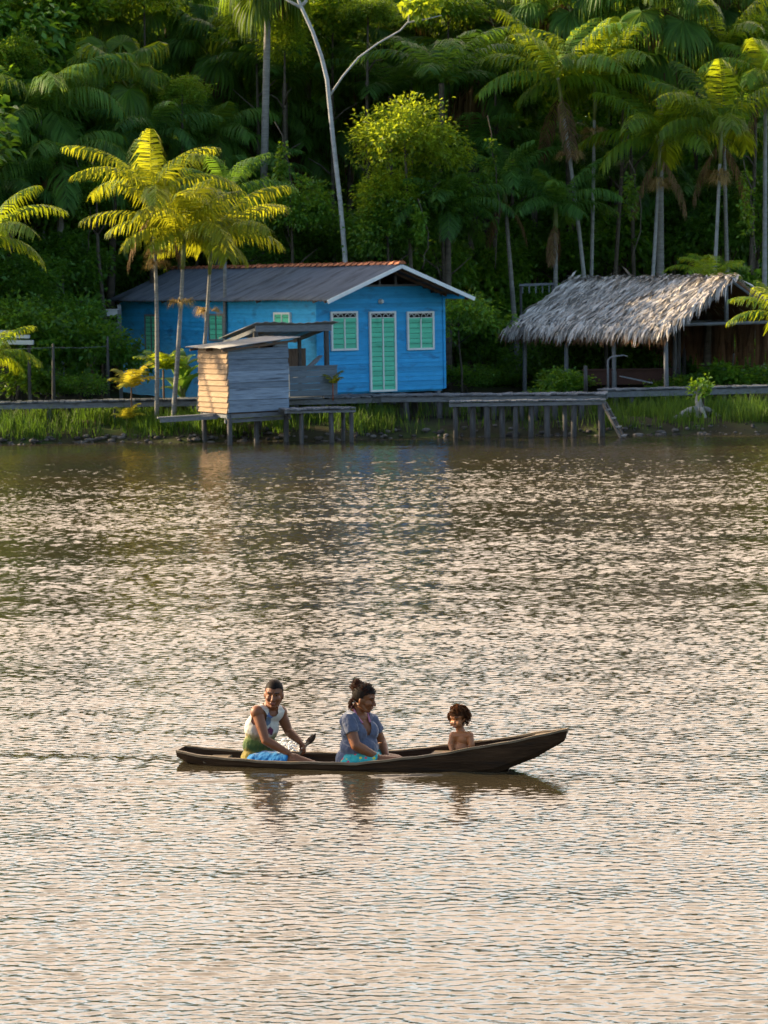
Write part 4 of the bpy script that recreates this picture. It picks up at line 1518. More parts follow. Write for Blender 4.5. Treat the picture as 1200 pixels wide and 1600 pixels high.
# ------------------------------------------------------------------ broadleaf trees
leafy('yellow_tree', 'sunlit yellow green leafy tree above the blue house ridge', 632, 232, 88.5, YEL, 'leaf_yellow_sunlit', (1, 1, 1), .4, base_px=650, lower=(-.5, -1.5, LEAFC[2], 'leaf_yellow_sunlit', (.75, .7, .6)))
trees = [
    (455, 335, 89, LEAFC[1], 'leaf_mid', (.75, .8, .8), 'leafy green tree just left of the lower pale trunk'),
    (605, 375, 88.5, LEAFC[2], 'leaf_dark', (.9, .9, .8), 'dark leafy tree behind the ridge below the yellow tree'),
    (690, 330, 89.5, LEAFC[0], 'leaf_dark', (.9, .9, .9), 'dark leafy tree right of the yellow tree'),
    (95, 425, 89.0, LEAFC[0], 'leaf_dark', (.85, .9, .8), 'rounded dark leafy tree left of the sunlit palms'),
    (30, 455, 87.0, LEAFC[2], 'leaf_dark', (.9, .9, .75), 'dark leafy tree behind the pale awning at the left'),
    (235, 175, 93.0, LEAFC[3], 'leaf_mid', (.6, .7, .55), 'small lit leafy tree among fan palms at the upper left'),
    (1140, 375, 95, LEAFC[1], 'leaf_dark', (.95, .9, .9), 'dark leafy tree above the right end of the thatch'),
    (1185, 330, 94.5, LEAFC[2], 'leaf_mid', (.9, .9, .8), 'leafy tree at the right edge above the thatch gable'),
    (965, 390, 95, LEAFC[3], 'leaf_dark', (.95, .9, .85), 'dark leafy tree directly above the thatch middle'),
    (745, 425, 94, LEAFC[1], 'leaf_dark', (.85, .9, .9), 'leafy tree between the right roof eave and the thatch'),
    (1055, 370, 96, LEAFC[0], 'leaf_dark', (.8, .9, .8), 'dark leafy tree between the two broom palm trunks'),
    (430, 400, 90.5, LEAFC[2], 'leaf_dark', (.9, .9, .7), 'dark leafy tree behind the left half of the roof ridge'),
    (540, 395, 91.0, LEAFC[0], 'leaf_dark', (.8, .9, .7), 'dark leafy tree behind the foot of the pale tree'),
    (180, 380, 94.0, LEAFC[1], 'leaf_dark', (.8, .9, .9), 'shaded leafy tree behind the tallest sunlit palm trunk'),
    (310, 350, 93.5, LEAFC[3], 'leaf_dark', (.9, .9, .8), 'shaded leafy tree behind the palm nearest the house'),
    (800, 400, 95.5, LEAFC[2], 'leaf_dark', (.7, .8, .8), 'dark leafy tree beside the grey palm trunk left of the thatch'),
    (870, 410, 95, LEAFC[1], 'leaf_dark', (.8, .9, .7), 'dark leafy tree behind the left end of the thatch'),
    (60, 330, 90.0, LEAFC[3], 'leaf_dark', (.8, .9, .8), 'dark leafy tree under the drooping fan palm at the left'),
    (520, 30, 94.5, LEAFC[3], 'leaf_sunlit', (.8, .8, .7), 'sunlit leafy tree far back at the top beside the pale tree'),
    (400, 40, 95, LEAFC[0], 'leaf_sunlit', (.8, .8, .9), 'sunlit leafy tree far back at the top behind the grey trunk'),
    (985, 110, 93.5, LEAFC[2], 'leaf_sunlit', (.7, .8, .9), 'sunlit leafy tree glowing between the skirted fan palms'),
    (700, 20, 95, LEAFC[1], 'leaf_sunlit', (.9, .8, .7), 'sunlit leafy tree far back where the bare branch ends'),
    (90, 10, 95, LEAFC[3], 'leaf_sunlit', (.9, .8, .8), 'sunlit leafy tree far back in the upper left'),
    (225, 5, 95.5, LEAFC[0], 'leaf_sunlit', (.9, .8, .8), 'sunlit leafy tree far back above the fan palm coloured sunlit'),
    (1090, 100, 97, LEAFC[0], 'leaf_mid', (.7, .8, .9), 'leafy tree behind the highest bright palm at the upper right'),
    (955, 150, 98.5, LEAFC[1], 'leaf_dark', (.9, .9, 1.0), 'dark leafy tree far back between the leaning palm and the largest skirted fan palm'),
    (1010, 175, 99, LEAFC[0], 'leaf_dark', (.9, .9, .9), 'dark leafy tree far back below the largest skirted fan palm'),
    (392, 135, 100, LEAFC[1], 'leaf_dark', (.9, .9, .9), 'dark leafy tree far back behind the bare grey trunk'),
    (25, 100, 91.5, LEAFC[2], 'leaf_sunlit', (.55, .6, .5), 'small leafy tree added as a sunlit patch at the left edge between the two left fan palms'),  # from here small trees added as sunlit patches, light in their leaf colour
    (285, 150, 91.5, LEAFC[0], 'leaf_sunlit', (.42, .5, .4), 'small leafy tree added as a sunlit patch under the big glossy fan palm'),
    (445, 75, 93, LEAFC[2], 'leaf_yellow_sunlit', (.5, .5, .6), 'small leafy tree added as a sunlit patch between grey trunk and pale tree'),
    (575, 25, 92.5, LEAFC[1], 'leaf_sunlit', (.5, .5, .45), 'small leafy tree added as a sunlit patch at the top edge above the bare branch'),
    (775, 95, 93.5, LEAFC[0], 'leaf_yellow_sunlit', (.35, .4, .6), 'narrow leafy tree added as a sunlit patch left of the leaning palm crown'),
    (975, 120, 92.8, LEAFC[2], 'leaf_yellow_sunlit', (.38, .4, .6), 'narrow leafy tree added as a sunlit patch right of the straight palm crown'),
    (1180, 60, 93.5, LEAFC[1], 'leaf_sunlit', (.5, .5, .5), 'small leafy tree added as a sunlit patch at the right edge beside the highest palm'),
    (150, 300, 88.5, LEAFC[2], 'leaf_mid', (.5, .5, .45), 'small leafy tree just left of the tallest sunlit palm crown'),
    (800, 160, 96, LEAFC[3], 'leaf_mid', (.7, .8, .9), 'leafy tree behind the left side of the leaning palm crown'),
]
for i, (px, py, Y, cr, m, s, lab) in enumerate(trees):
    leafy('leafy_tree', lab, px, py, Y, cr, m, s, i * 1.7, 'leafy trees in the forest')
# grey forest trunk at the top
o = palm('fan_palm', 'fan palm with bare grey trunk rising past the top edge left of the pale tree', (420, -60), 92, 405, FANC[1], 'fan', 1.1, .3, .12, GF, shaft=False, bark='bark', skirt=0)

# pale slender tree with a long bare branch
o_b = at(541, 600, 88.0)
pale = thing('pale_tree', 'tall slender pale barked tree with one long bare branch reaching right', 'tree', (o_b.x, o_b.y, gz(o_b.x, o_b.y)))
mb = MB()
def pale_pts(L, Y0=88.0): return [at(x, y, Y0 + d) - pale.location for (x, y, d) in L]
main = [Vector((0, 0, -.2))] + pale_pts([(539, 400, 0), (532, 320, 0), (524, 250, 0), (517, 185, 0), (511, 125, 0), (502, 88, 0), (488, 48, 0), (468, 5, .1), (452, -40, .2)])
mb.tube(main, [.085, .075, .07, .068, .066, .063, .06, .055, .05, .035], 9)
mb.tube(pale_pts([(515, 150, 0), (535, 120, .1), (560, 90, .2), (590, 68, .3), (625, 48, .4), (638, 34, .4), (641, 5, .4), (640, -40, .4)]), [.036, .031, .027, .025, .024, .024, .02, .015], 7)
mb.tube(pale_pts([(638, 35, .4), (660, 31, .4), (690, 24, .4)]), [.03, .02, .012], 6)
mb.tube(pale_pts([(470, 10, .1), (478, 2, .1), (484, -30, .1)]), [.06, .045, .03], 6)
mb.tube(pale_pts([(470, 12, .1), (460, 6, .1), (430, -10, .1)]), [.055, .04, .02], 6)
mb.build('trunk', mat_surface('white_bark', (.30, .31, .31), (.45, .46, .46), 2.5, (1, 1, 3), .8, .3, .2, ((.15, .16, .14), 1.6, .60, (1, 1, 2))), pale)
use_mesh('foliage', leaf_cloud(120, 1.3, .9, .7, 26, 22, .22, 'foliage', .3, 1.5), M['leaf_mid'], pale, at(475, -40, 88) - pale.location, 0, 1)
use_mesh('foliage', leaf_cloud(121, .8, .5, .35, 16, 16, .22, 'foliage', .25, 1.3), M['leaf_yellow_sunlit'], pale, at(668, 12, 88.4) - pale.location, 0, 1)

# ------------------------------------------------------------------ undergrowth bushes
bush_spots = [
    (20, 520, 84.5, 'bush under the pale awning at the left edge'), (75, 560, 85.0, 'bush behind the taller leaning fence post'), (115, 500, 86.5, 'bush between the two fence posts'),
    (160, 560, 85.0, 'bush below the meter boxes'), (50, 600, 83.5, 'low bush behind the left boardwalk'), (120, 605, 83.5, 'low bush left of the glowing young palm'),
    (215, 430, 93.5, 'bush behind the left roof edge'), (165, 460, 94, 'bush left of the house corner under the eave'),
    (715, 500, 86.0, 'bush beside the right house corner'), (745, 560, 92, 'bush behind the landing right of the house'), (790, 520, 92.5, 'bush under the left thatch eave'),
    (720, 590, 87, 'low bush touching the right house wall'), (775, 600, 91, 'low bush behind the landing deck middle'), (825, 600, 90.5, 'low bush behind the left thatch poles'),
    (860, 570, 89.0, 'bush seen through the left thatch poles'), (900, 540, 89.5, 'bush seen through the thatch middle poles'), (950, 560, 89.0, 'bush behind the bent stake'),
    (1000, 570, 89.5, 'bush behind the red trough'), (1060, 560, 90.0, 'bush behind the front corner pole'), (1110, 560, 90.0, 'bush behind the hanging dead leaves'),
    (1160, 570, 88.0, 'bush behind the gable of the thatch'), (1195, 600, 84.0, 'bush at the right edge behind the walkway'), (1130, 600, 83.4, 'low leafy bush right of the front thatch pole'),
    (1075, 605, 83.4, 'low leafy bush behind the driftwood stump'), (880, 605, 83.8, 'low bush left of the pale stump post'), (1170, 480, 93.0, 'bush at the back of the thatch gable'),
    (850, 480, 93.0, 'bush above the left thatch eave'), (690, 430, 91.0, 'bush showing above the right roof slope'), (760, 460, 93.5, 'bush between roof eave and grey palm trunk'),
]
for i, (px, py, Y, lab) in enumerate(bush_spots):
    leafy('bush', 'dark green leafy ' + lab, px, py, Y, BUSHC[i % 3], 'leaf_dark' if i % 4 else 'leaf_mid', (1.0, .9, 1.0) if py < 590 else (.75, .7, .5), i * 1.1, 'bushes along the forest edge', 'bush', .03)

# ------------------------------------------------------------------ small lit plants on the bank
def young_palm(label, px, py, Y, s, n, m='sprout', rz=0, base_z=None, name='young_palm', stem=0.0, red=False):
    c = at(px, py, Y)
    q = Vector((c.x, c.y, gz(c.x, c.y) if base_z is None else base_z))
    o = thing(name, label, 'plant', q)
    rg = random.Random(int(px * 7 + py))
    V, Q, T = [], [], []
    for k in range(n):
        frond(V, Q, T, rg, rz + k * 2.399 + rg.uniform(-.3, .3), R(80) - R(50) * k / n, .95 * rg.uniform(.8, 1.2), R(70), nl=13, lmax=.36, droop=.3, w=.085, rach=.012)
    h = c.z - q.z
    use_mesh('fronds', np_mesh('fronds', V, Q, T), M[m], o, (0, 0, max(.05, h)), 0, s)
    mb = MB(); mb.tube([(0, 0, -.1), (0, 0, max(.08, h))], [.035 * s, .025 * s], 6)
    mb.build('stem', M['brown_wood'] if not red else mat_surface('red_stem', (.25, .06, .03), (.32, .10, .05), 5), o)
    return o


young_palm('glowing yellow young palm standing over the left boardwalk', 205, 606, 77.9, .85, 8)
young_palm('small yellow palm seedling in the grass below the left boardwalk', 198, 655, 77.2, .55, 7)
young_palm('bright palm sprout standing on the deck before the blue wall', 520, 600, 78.2, .5, 4, base_z=HZ - .05, rz=.4, red=True)
young_palm('low palm with long fronds beside the sunlit palm trunks', 255, 578, 79.0, .95, 9, 'acai')
# broad-leaved plant behind the hut
c = at(285, 628, 79.6)
o = thing('banana_plant', 'bright green broad leaved plant between palm trunks and plank hut', 'plant', (c.x, c.y, gz(c.x, c.y)))
rg = random.Random(4)
V, Q, T = [], [], []
for k in range(17):
    az = k * 2.399; up = np.array([0, 0, 1.0]); out = np.array([math.cos(az), math.sin(az), 0]); sd = np.array([-math.sin(az), math.cos(az), 0])
    h0 = rg.uniform(.5, 1.35)
    e = R(75) - R(40) * rg.random(); L = rg.uniform(.6, 1.0); w = rg.uniform(.13, .2)
    p = up * h0 + out * .05; N = 8
    prev = None
    for i in range(N + 1):
        t = i / N
        ww = w * math.sin(PI * min(1, .08 + t * .92)) ** .6 if t < 1 else 0.003
        r_ = len(V)
        V += [p - sd * ww + up * ww * .35, p, p + sd * ww + up * ww * .35]
        if i: Q += [(r_ - 3, r_ - 2, r_ + 1, r_), (r_ - 2, r_ - 1, r_ + 2, r_ + 1)]
        a_ = e - 1.5 * t ** 1.5
        p = p + (out * math.cos(a_) + up * math.sin(a_)) * L / N
link_mesh('leaves', np_mesh('leaves', V, Q, []), M['banana'], o)
mb = MB()
for k in range(4): mb.tube([(0, 0, -.1), (.05 * math.cos(k * 2), .05 * math.sin(k * 2), .7), (.1 * math.cos(k * 2), .1 * math.sin(k * 2), 1.3)], [.05, .04, .02], 6)
mb.build('stem', M['crownshaft'], o)
# leaf tuft on the driftwood
p = at(1098, 612, 77.4)
o = thing('leafy_shoot', 'small leafy shoot sprouting above the driftwood stump', 'plant', (p.x, p.y, gz(p.x, p.y)))
use_mesh('leaves', leaf_cloud(130, .32, .25, .35, 12, 22, .14, 'leaves', .2, 1.6), M['leaf_mid'], o, (0, 0, p.z - o.location.z), 0, 1)
mb = MB(); mb.tube([(.02, .12, -.1), (.03, .1, .5), (0, 0, p.z - o.location.z)], [.03, .025, .012], 6)
mb.build('stem', M['bark_dark'], o)

# ------------------------------------------------------------------ the forest mass behind (nobody could count it)
def thicket(seed, xr, yr, zr, n, size):
    rg = np.random.default_rng(seed)
    nc = n // 40
    C = np.stack([rg.uniform(*xr, nc), rg.uniform(*yr, nc), zr[0] + (zr[1] - zr[0]) * rg.random(nc)], -1)
    top = zr[1] - .8 + .6 * np.sin(C[:, 0] * .45 + 1) * np.cos(C[:, 0] * .21) + .3 * np.sin(C[:, 0] * 1.3)
    C[:, 2] = np.minimum(C[:, 2], top + rg.normal(size=nc) * .5)
    ci = np.repeat(np.arange(nc), 40)
    n = len(ci)
    P = C[ci] + rg.normal(size=(n, 3)) * np.array([.55, .5, .4])
    d = rg.normal(size=(n, 3)); d[:, 2] -= .4; d /= np.linalg.norm(d, axis=1)[:, None]
    u = rg.normal(size=(n, 3)) * .5 + np.array([0, 0, 1.0])
    s = np.cross(d, u); s /= np.linalg.norm(s, axis=1)[:, None]
    ln = size * rg.uniform(.6, 1.4, n)[:, None]
    m_ = P + d * ln * .45
    V = np.stack([P, m_ - s * ln * .3, P + d * ln, m_ + s * ln * .3], 1).reshape(-1, 3)
    k = np.arange(n) * 4
    return fast_mesh('thicket', V, [np.stack([k, k + 1, k + 2, k + 3], -1)])


tag(link_mesh('thicket', thicket(140, (-24, 20), (102, 113), (0, 15.6), 210000, .37), M['leaf_dark']), 'dense dark forest foliage far behind the palms', 'forest', kind='stuff')
tag(link_mesh('thicket', thicket(142, (-30, 30), (118, 124), (0, 16.4), 80000, .6), M['leaf_dark']), 'farthest dark wood closing the gaps between the trees', 'forest', kind='stuff')
tag(link_mesh('thicket', thicket(141, (-16, 16), (97, 102), (0, 10), 50000, .28), M['leaf_dark']), 'shaded undergrowth between the forest trunks', 'undergrowth', kind='stuff')
# forest continuing beyond the left side of the picture; its trees shade the bank
for i, (x, y, h, s) in enumerate([(-14, 90, 5.5, 1.5), (-17, 92, 8, 2.0), (-19, 89.5, 7, 2.0), (-22, 93, 9.5, 2.3), (-25, 95, 11, 2.5), (-27, 95, 8.5, 2.3), (-31, 96, 12, 2.6), (-33, 98, 10, 2.5), (-38, 98, 13, 2.8), (-15, 95, 10, 2.0), (-11.5, 90.5, 4.5, 1.3), (-10.5, 93, 8, 1.6), (-12.5, 94, 11, 1.8), (-17.5, 89.3, 8.5, 1.8), (-16.5, 86.5, 8.5, 1.8), (-13.6, 85.6, 7.2, 1.5), (-20, 97, 12, 2.2)]):
    o = thing('leafy_tree', 'dark leafy forest tree beyond the left edge of the forest front', 'tree', (x, y, gz(x, y)), 0, 'forest trees beyond the left edge')
    mb = MB(); mb.tube([(0, 0, -.2), (.1, 0, h * .5), (0, 0, h)], [.18, .14, .07], 7)
    mb.build('trunk', M['bark_dark'], o)
    use_mesh('crown', LEAFC[i % 4], M['leaf_dark'], o, (0, 0, h), i, s)
    use_mesh('crown', LEAFC[(i + 1) % 4], M['leaf_dark'], o, (.4, .2, h * .55), i + 1, s * .9)

# hanging vines between the trees
rgv = random.Random(77)
for k, (px, y0, y1, Y, lab) in enumerate(((120, 250, 400, 88.6, 'thin brown vine hanging before the dark bushes at the left'), (432, 190, 370, 88.2, 'thin brown vine hanging left of the pale trunk'),
                                          (655, 310, 420, 87.5, 'thin brown vine hanging below the yellow green tree'), (760, 180, 420, 89.5, 'long thin vine hanging between yellow tree and leaning palm'),
                                          (985, 250, 410, 89.5, 'long thin vine hanging between the straight palm and the broom palm'), (1160, 250, 430, 89.0, 'thin vine hanging right of the yellow crownshaft palm'))):
    a_, b2 = at(px, y0, Y), at(px + rgv.uniform(-25, 25), y1, Y)
    o = thing('hanging_vine', lab, 'vine', b2, 0, 'vines hanging in the forest')
    mb = MB()
    pts = [(a_ - b2) * (1 - t) + Vector((rgv.uniform(-.06, .06) + .25 * math.sin(PI * t), 0, -.1 * math.sin(PI * t))) for t in np.linspace(0, 1, 10)]
    mb.tube(pts, [.018] * 10, 5)
    mb.build('stem', M['bark_dark'], o)
    use_mesh('leaves', leaf_cloud(160 + k, .12, .12, (a_ - b2).z * .45, 26, 12, .13, 'leaves', .12, 1.5), M['leaf_mid'], o, (a_ - b2) * .5, 0, 1)

# ------------------------------------------------------------------ canoe
B_N = Vector((-math.sin(BOAT_A), math.cos(BOAT_A), 0))
B_U = Vector((math.cos(BOAT_A), math.sin(BOAT_A), 0))


def bpt(px, py, yl=0.0):
    """photo pixel -> canoe frame (x to the bow, y away from the camera, z above water)"""
    p = hit(px, py, BOAT_P + B_N * yl, B_N) - BOAT_P
    return Vector((p.dot(B_U), yl, p.z))


M['hull'] = mat_surface('hull_planks', (.027, .014, .007), (.062, .034, .017), 3, (.6, 5, 9), .8, .5, .12, ((.022, .016, .012), 3, .55, (.5, 4, 9)))
M['gunwale'] = mat_surface('gunwale_wood', (.11, .078, .045), (.20, .15, .095), 4, (.8, 6, 6), .7, .4, .3, ((.07, .05, .04), 3, .58, (.7, 5, 5)))
gw = [bpt(x, y, -.2) for (x, y) in ((272, 1173), (300, 1177.5), (350, 1183), (400, 1186), (480, 1188), (560, 1188.5), (620, 1183), (700, 1173), (780, 1161), (840, 1150), (881, 1143))]
gx = np.array([p.x for p in gw]); gzv = np.array([p.z for p in gw]) - .010
X0, X1 = gx[0], gx[-1]
bx = np.array([X0, X0 + .10, X0 + .4, X0 + .9, .6, 1.10, 1.24, 1.5, X1 - .04, X1])
bz = np.array([.045, -.01, -.055, -.075, -.08, -.045, .01, .10, .215, .245])
canoe = thing('canoe', 'long narrow dark wooden canoe carrying three people across the river', 'canoe', BOAT_P, BOAT_A)
NS = 72
st = np.linspace(X0, X1, NS)


def section(x, inset=0.0):
    b_ = max(.012, half_beam(x) - inset)
    zt = float(np.interp(x, gx, gzv)); zb = float(np.interp(x, bx, bz)) + inset
    zb = min(zb, zt - .03)
    k = .62 if x < 1 else .62 - .3 * (x - 1)
    h_ = [(b_, zt), (b_ * .97, zt * .62 + zb * .38), (b_ * .86, zt * .25 + zb * .75), (b_ * k, zb + .008), (0, zb)]
    return [(-a, z) for a, z in h_] + [(a, z) for a, z in h_[-2::-1]]


mb = MB()
rows_ = []
for x in st:
    zt_ = float(np.interp(x, gx, gzv))
    rk = .30 * min(1, max(0, (x - 1.2) / .4))
    rows_.append([(x + (z - zt_) * rk, a, z) for a, z in section(x)] + [(x + (z - zt_) * rk, a, z) for a, z in section(x, .022)[::-1]])
kk = len(rows_[0])
vs = [p for r_ in rows_ for p in r_]
fs = []
for i in range(NS - 1):
    for j in range(kk):
        j2 = (j + 1) % kk
        fs.append((i * kk + j, i * kk + j2, (i + 1) * kk + j2, (i + 1) * kk + j))
half = kk // 2
for e, rev in ((0, False), (NS - 1, True)):      # transom and bow end boards
    f = tuple(e * kk + j for j in range(half))
    fs.append(f if rev else tuple(reversed(f)))
mb.add(vs, fs)
mb.build('hull', M['hull'], canoe)
for s in (-1, 1):
    mb = MB()
    pv = None
    vs, fs = [], []
    for i, x in enumerate(st):
        zt = float(np.interp(x, gx, gzv)); b_ = half_beam(x)
        wob = .003 * math.sin(x * 9 + s) + .002 * math.sin(x * 23)
        o = b_ + .010; q = max(.004, b_ - .026)
        vs += [(x, s * o, zt + .006 + wob), (x, s * q, zt + .006 + wob), (x, s * q, zt - .008), (x, s * o, zt - .012 + wob)]
        if i:
            a = (i - 1) * 4; c = i * 4
            for j in range(4): fs.append((a + j, a + (j + 1) % 4, c + (j + 1) % 4, c + j) if s > 0 else (a + (j + 1) % 4, a + j, c + j, c + (j + 1) % 4))
    fs += [(0, 1, 2, 3), tuple((NS - 1) * 4 + j for j in (3, 2, 1, 0))]
    mb.add(vs, fs)
    mb.build('gunwale', M['gunwale'], canoe)
mb = MB()                                        # solid bow piece
vs, fs = [], []
xs_ = [x for x in st if x > X1 - .30]
for x in xs_:
    zt = float(np.interp(x, gx, gzv)); b_ = max(.01, half_beam(x) - .018)
    vs += [(x, -b_, zt - .004), (x, b_, zt - .004), (x, b_, zt - .03), (x, -b_, zt - .03)]
for i in range(1, len(xs_)):
    a = (i - 1) * 4; c = i * 4
    for j in range(4): fs.append((a + j, a + (j + 1) % 4, c + (j + 1) % 4, c + j))
fs += [(3, 2, 1, 0), tuple((len(xs_) - 1) * 4 + j for j in (0, 1, 2, 3))]
mb.add(vs, fs)
mb.build('bow_deck', M['gunwale'], canoe)
for x in (X0 + .33, .62):
    mb = MB(); zt = float(np.interp(x, gx, gzv)); mb.box((x, 0, zt - .05), (.16, half_beam(x) * 1.8, .022), jit=.003)
    mb.build('thwart', M['gunwale'], canoe)


# ------------------------------------------------------------------ people
FOLDS = bpy.data.textures.new('cloth_folds', 'CLOUDS')
FOLDS.noise_scale = .055
FOLDS.noise_depth = 2


def folds(o, k=.016):
    d = o.modifiers.new('folds', 'DISPLACE')
    d.texture = FOLDS; d.strength = k; d.mid_level = .45
    return o


class Blob:
    def __init__(s): s.m = MB()

    def ell(s, c, r, fr=None):
        s.m.ball(c, r, 20, 14, fr); return s

    def cap(s, p, q, r1, r2, n=14):
        p, q = Vector(p), Vector(q)
        d = (q - p).normalized()
        pts, rad = [], []
        for k in range(6):
            a = PI / 2 * k / 5.0
            pts.append(p - d * r1 * math.cos(a)); rad.append(max(.0006, r1 * math.sin(a)))
        for k in range(1, 4):
            t = k / 4; pts.append(p.lerp(q, t)); rad.append(r1 + (r2 - r1) * t)
        for k in range(6):
            a = PI / 2 * k / 5.0
            pts.append(q + d * r2 * math.sin(a)); rad.append(max(.0006, r2 * math.cos(a)))
        s.m.tube(pts, rad, n); return s

    def cone(s, p, q, r1, r2, n=18):
        s.m.tube([p, Vector(p).lerp(Vector(q), .5), q], [r1, (r1 + r2) / 2, r2], n); return s

    def solid(s, name, voxel=.0055, smooth=5):
        me = s.m.mesh('tmp')
        o = bpy.data.objects.new('tmp', me)
        col.objects.link(o)
        md = o.modifiers.new('r', 'REMESH'); md.mode = 'VOXEL'; md.voxel_size = voxel; md.use_smooth_shade = True
        if smooth:
            ms = o.modifiers.new('s', 'SMOOTH'); ms.factor = .5; ms.iterations = smooth
        bpy.context.view_layer.update()
        dg = bpy.context.evaluated_depsgraph_get()
        out = bpy.data.meshes.new_from_object(o.evaluated_get(dg))
        bpy.data.objects.remove(o); bpy.data.meshes.remove(me)
        out.name = name
        return out


def cut(me, drop):
    bm = bmesh.new(); bm.from_mesh(me)
    dead = [f for f in bm.faces if drop(f.calc_center_median())]
    bmesh.ops.delete(bm, geom=dead, context='FACES')
    bm.to_mesh(me); bm.free()
    return me


def paint(me, zones):
    """zones: (slot, test(co))"""
    cen = np.empty(len(me.polygons) * 3, dtype=np.float32)
    me.polygons.foreach_get('center', cen)
    cen = cen.reshape(-1, 3)
    idx = np.zeros(len(cen), dtype=np.int32)
    for slot, (c, rr, fr) in zones:
        loc = (cen - np.array(c)) @ np.array(fr)          # columns of fr: forward, side, up
        idx[((loc / np.array(rr)) ** 2).sum(1) < 1] = slot
    me.polygons.foreach_set('material_index', idx)


def frame(yaw, pitch=0.0, roll=0.0):
    """columns forward, left, up; yaw 0 looks to the bow, -90 deg looks at the camera"""
    return (Matrix.Rotation(yaw, 3, 'Z') @ Matrix.Rotation(-pitch, 3, 'Y') @ Matrix.Rotation(roll, 3, 'X'))


def head(bl, c, fr, s=1.0, child=False, fem=False):
    f, l, u = fr.col[0], fr.col[1], fr.col[2]
    P = lambda a, b, d: c + (f * a + l * b + u * d) * s
    E = lambda a, b, d, r: bl.ell(P(a, b, d), tuple(x * s for x in r), fr)
    E(-.010, 0, .032, (.098, .077, .088))
    if child:
        E(.025, 0, -.035, (.062, .062, .062)); E(.052, 0, -.078, (.026, .028, .022))
        for b in (-1, 1): E(.056, b * .036, -.042, (.032, .032, .032))
        bl.cap(P(.082, 0, -.018), P(.093, 0, -.036), .009 * s, .013 * s)
    else:
        jw = .052 if fem else .058
        E(.022, 0, -.04, (.066, jw, .072)); E(.050, 0, -.098, (.030, .030 if not fem else .026, .022))
        for b in (-1, 1):
            E(.052, b * .038, -.028, (.034, .028, .030)); bl.cap(P(-.01, b * .056, -.05), P(.04, b * .03, -.098), .020 * s, .018 * s)
        bl.cap(P(.084, 0, .008), P(.106, 0, -.034), .009 * s, .0145 * s)
        for b in (-1, 1): bl.ell(P(.095, b * .012, -.038), (.010 * s,) * 3)
    for b in (-1, 1):
        bl.cap(P(.080, b * .014, .026), P(.066, b * .048, .026), .012 * s, .011 * s)
        E(-.006, b * .077, -.012, (.020, .012, .031)); E(.004, b * .058, -.012, (.03, .016, .04))
    bl.cap(P(.086, -.018, -.064), P(.086, .018, -.064), .0085 * s, .0085 * s)
    bl.cap(P(.084, -.014, -.074), P(.084, .014, -.074), .0085 * s, .0085 * s)
    z = []
    for b in (-1, 1):
        z.append((1, (tuple(P(.09, b * .031, .0035)), (.034 * s, .0065 * s, .0075 * s), fr)))
        z.append((1, (tuple(P(.085, b * .034, .027)), (.035 * s, .021 * s, .0055 * s), fr)))
    z.append((3, (tuple(P(.09, 0, -.069)), (.03 * s, .023 * s, .011 * s), fr)))
    return z


def hand(bl, w, d, pn, side, s=1.0, curl=.5, thumb=1):
    """w wrist, d towards the fingers, pn palm normal (the way the palm looks)"""
    d = d.normalized(); pn = (pn - d * pn.dot(d)).normalized()
    a = d.cross(pn).normalized() * side                  # towards the thumb side
    W = lambda x, y, z: w + (d * x + a * y + pn * z) * s
    for y in (-.026, -.009, .009, .026):
        bl.cap(W(.012, y * .75, 0), W(.078 - abs(y - .006) * .25, y, 0), .0135 * s, .0115 * s, 9)
    for y, L in ((-.030, .062), (-.011, .078), (.010, .084), (.029, .072)):
        p = W(.082 - abs(y - .006) * .25, y, 0); ang = 0
        for k, fr_ in enumerate((.45, .32, .26)):
            ang += curl * (.75 if k == 0 else 1.0)
            v = (d * math.cos(ang) + pn * math.sin(ang) + a * (y * 1.2)).normalized()
            q = p + v * L * fr_ * s
            bl.cap(p, q, (.0095 - .001 * k) * s, (.0088 - .001 * k) * s, 8)
            p = q
    p = W(.022, .030, .006)
    q = p + (d * .55 + a * .55 + pn * .45).normalized() * .036 * s
    e = q + (d * .75 + a * .05 + pn * .65 * thumb).normalized() * .032 * s
    bl.cap(p, q, .0135 * s, .0105 * s, 8); bl.cap(q, e, .0105 * s, .0085 * s, 8)


def skin_mat(name, c0, c1):
    m = mat_surface(name, c0, c1, 9, rough=.5, bump=.05, spec=.4)
    b = m.node_tree.nodes['Principled BSDF']
    b.inputs['Subsurface Weight'].default_value = .12
    b.inputs['Subsurface Radius'].default_value = (.02, .008, .004)
    b.inputs['Subsurface Scale'].default_value = .6
    return m


def hair_mat(name, c, t, tf=.3):
    return mat_leaf(name, c, tuple(x * 1.5 for x in c), t, tf, .6, .08, 20, .3)


M['skin_man'] = skin_mat('skin_brown', (.16, .053, .018), (.21, .073, .026))
M['skin_woman'] = skin_mat('skin_tan', (.18, .062, .022), (.23, .085, .031))
M['skin_child'] = skin_mat('skin_child', (.29, .105, .036), (.36, .14, .052))
M['eye_dark'] = mat_surface('eye_dark', (.01, .007, .005), (.016, .01, .008), 9, rough=.3, bump=0)
M['eye_white'] = mat_surface('eye_white', (.35, .30, .26), (.4, .35, .3), 9, rough=.3, bump=0)
M['lips'] = mat_surface('lips', (.22, .075, .055), (.26, .09, .065), 9, rough=.4, bump=0)
M['hair_black'] = hair_mat('black_hair', (.012, .008, .006), (.12, .04, .012), .15)
M['hair_brown'] = hair_mat('brown_hair', (.020, .010, .006), (.40, .14, .035), .30)
M['hair_child'] = hair_mat('child_hair', (.045, .022, .010), (.52, .26, .08), .40)


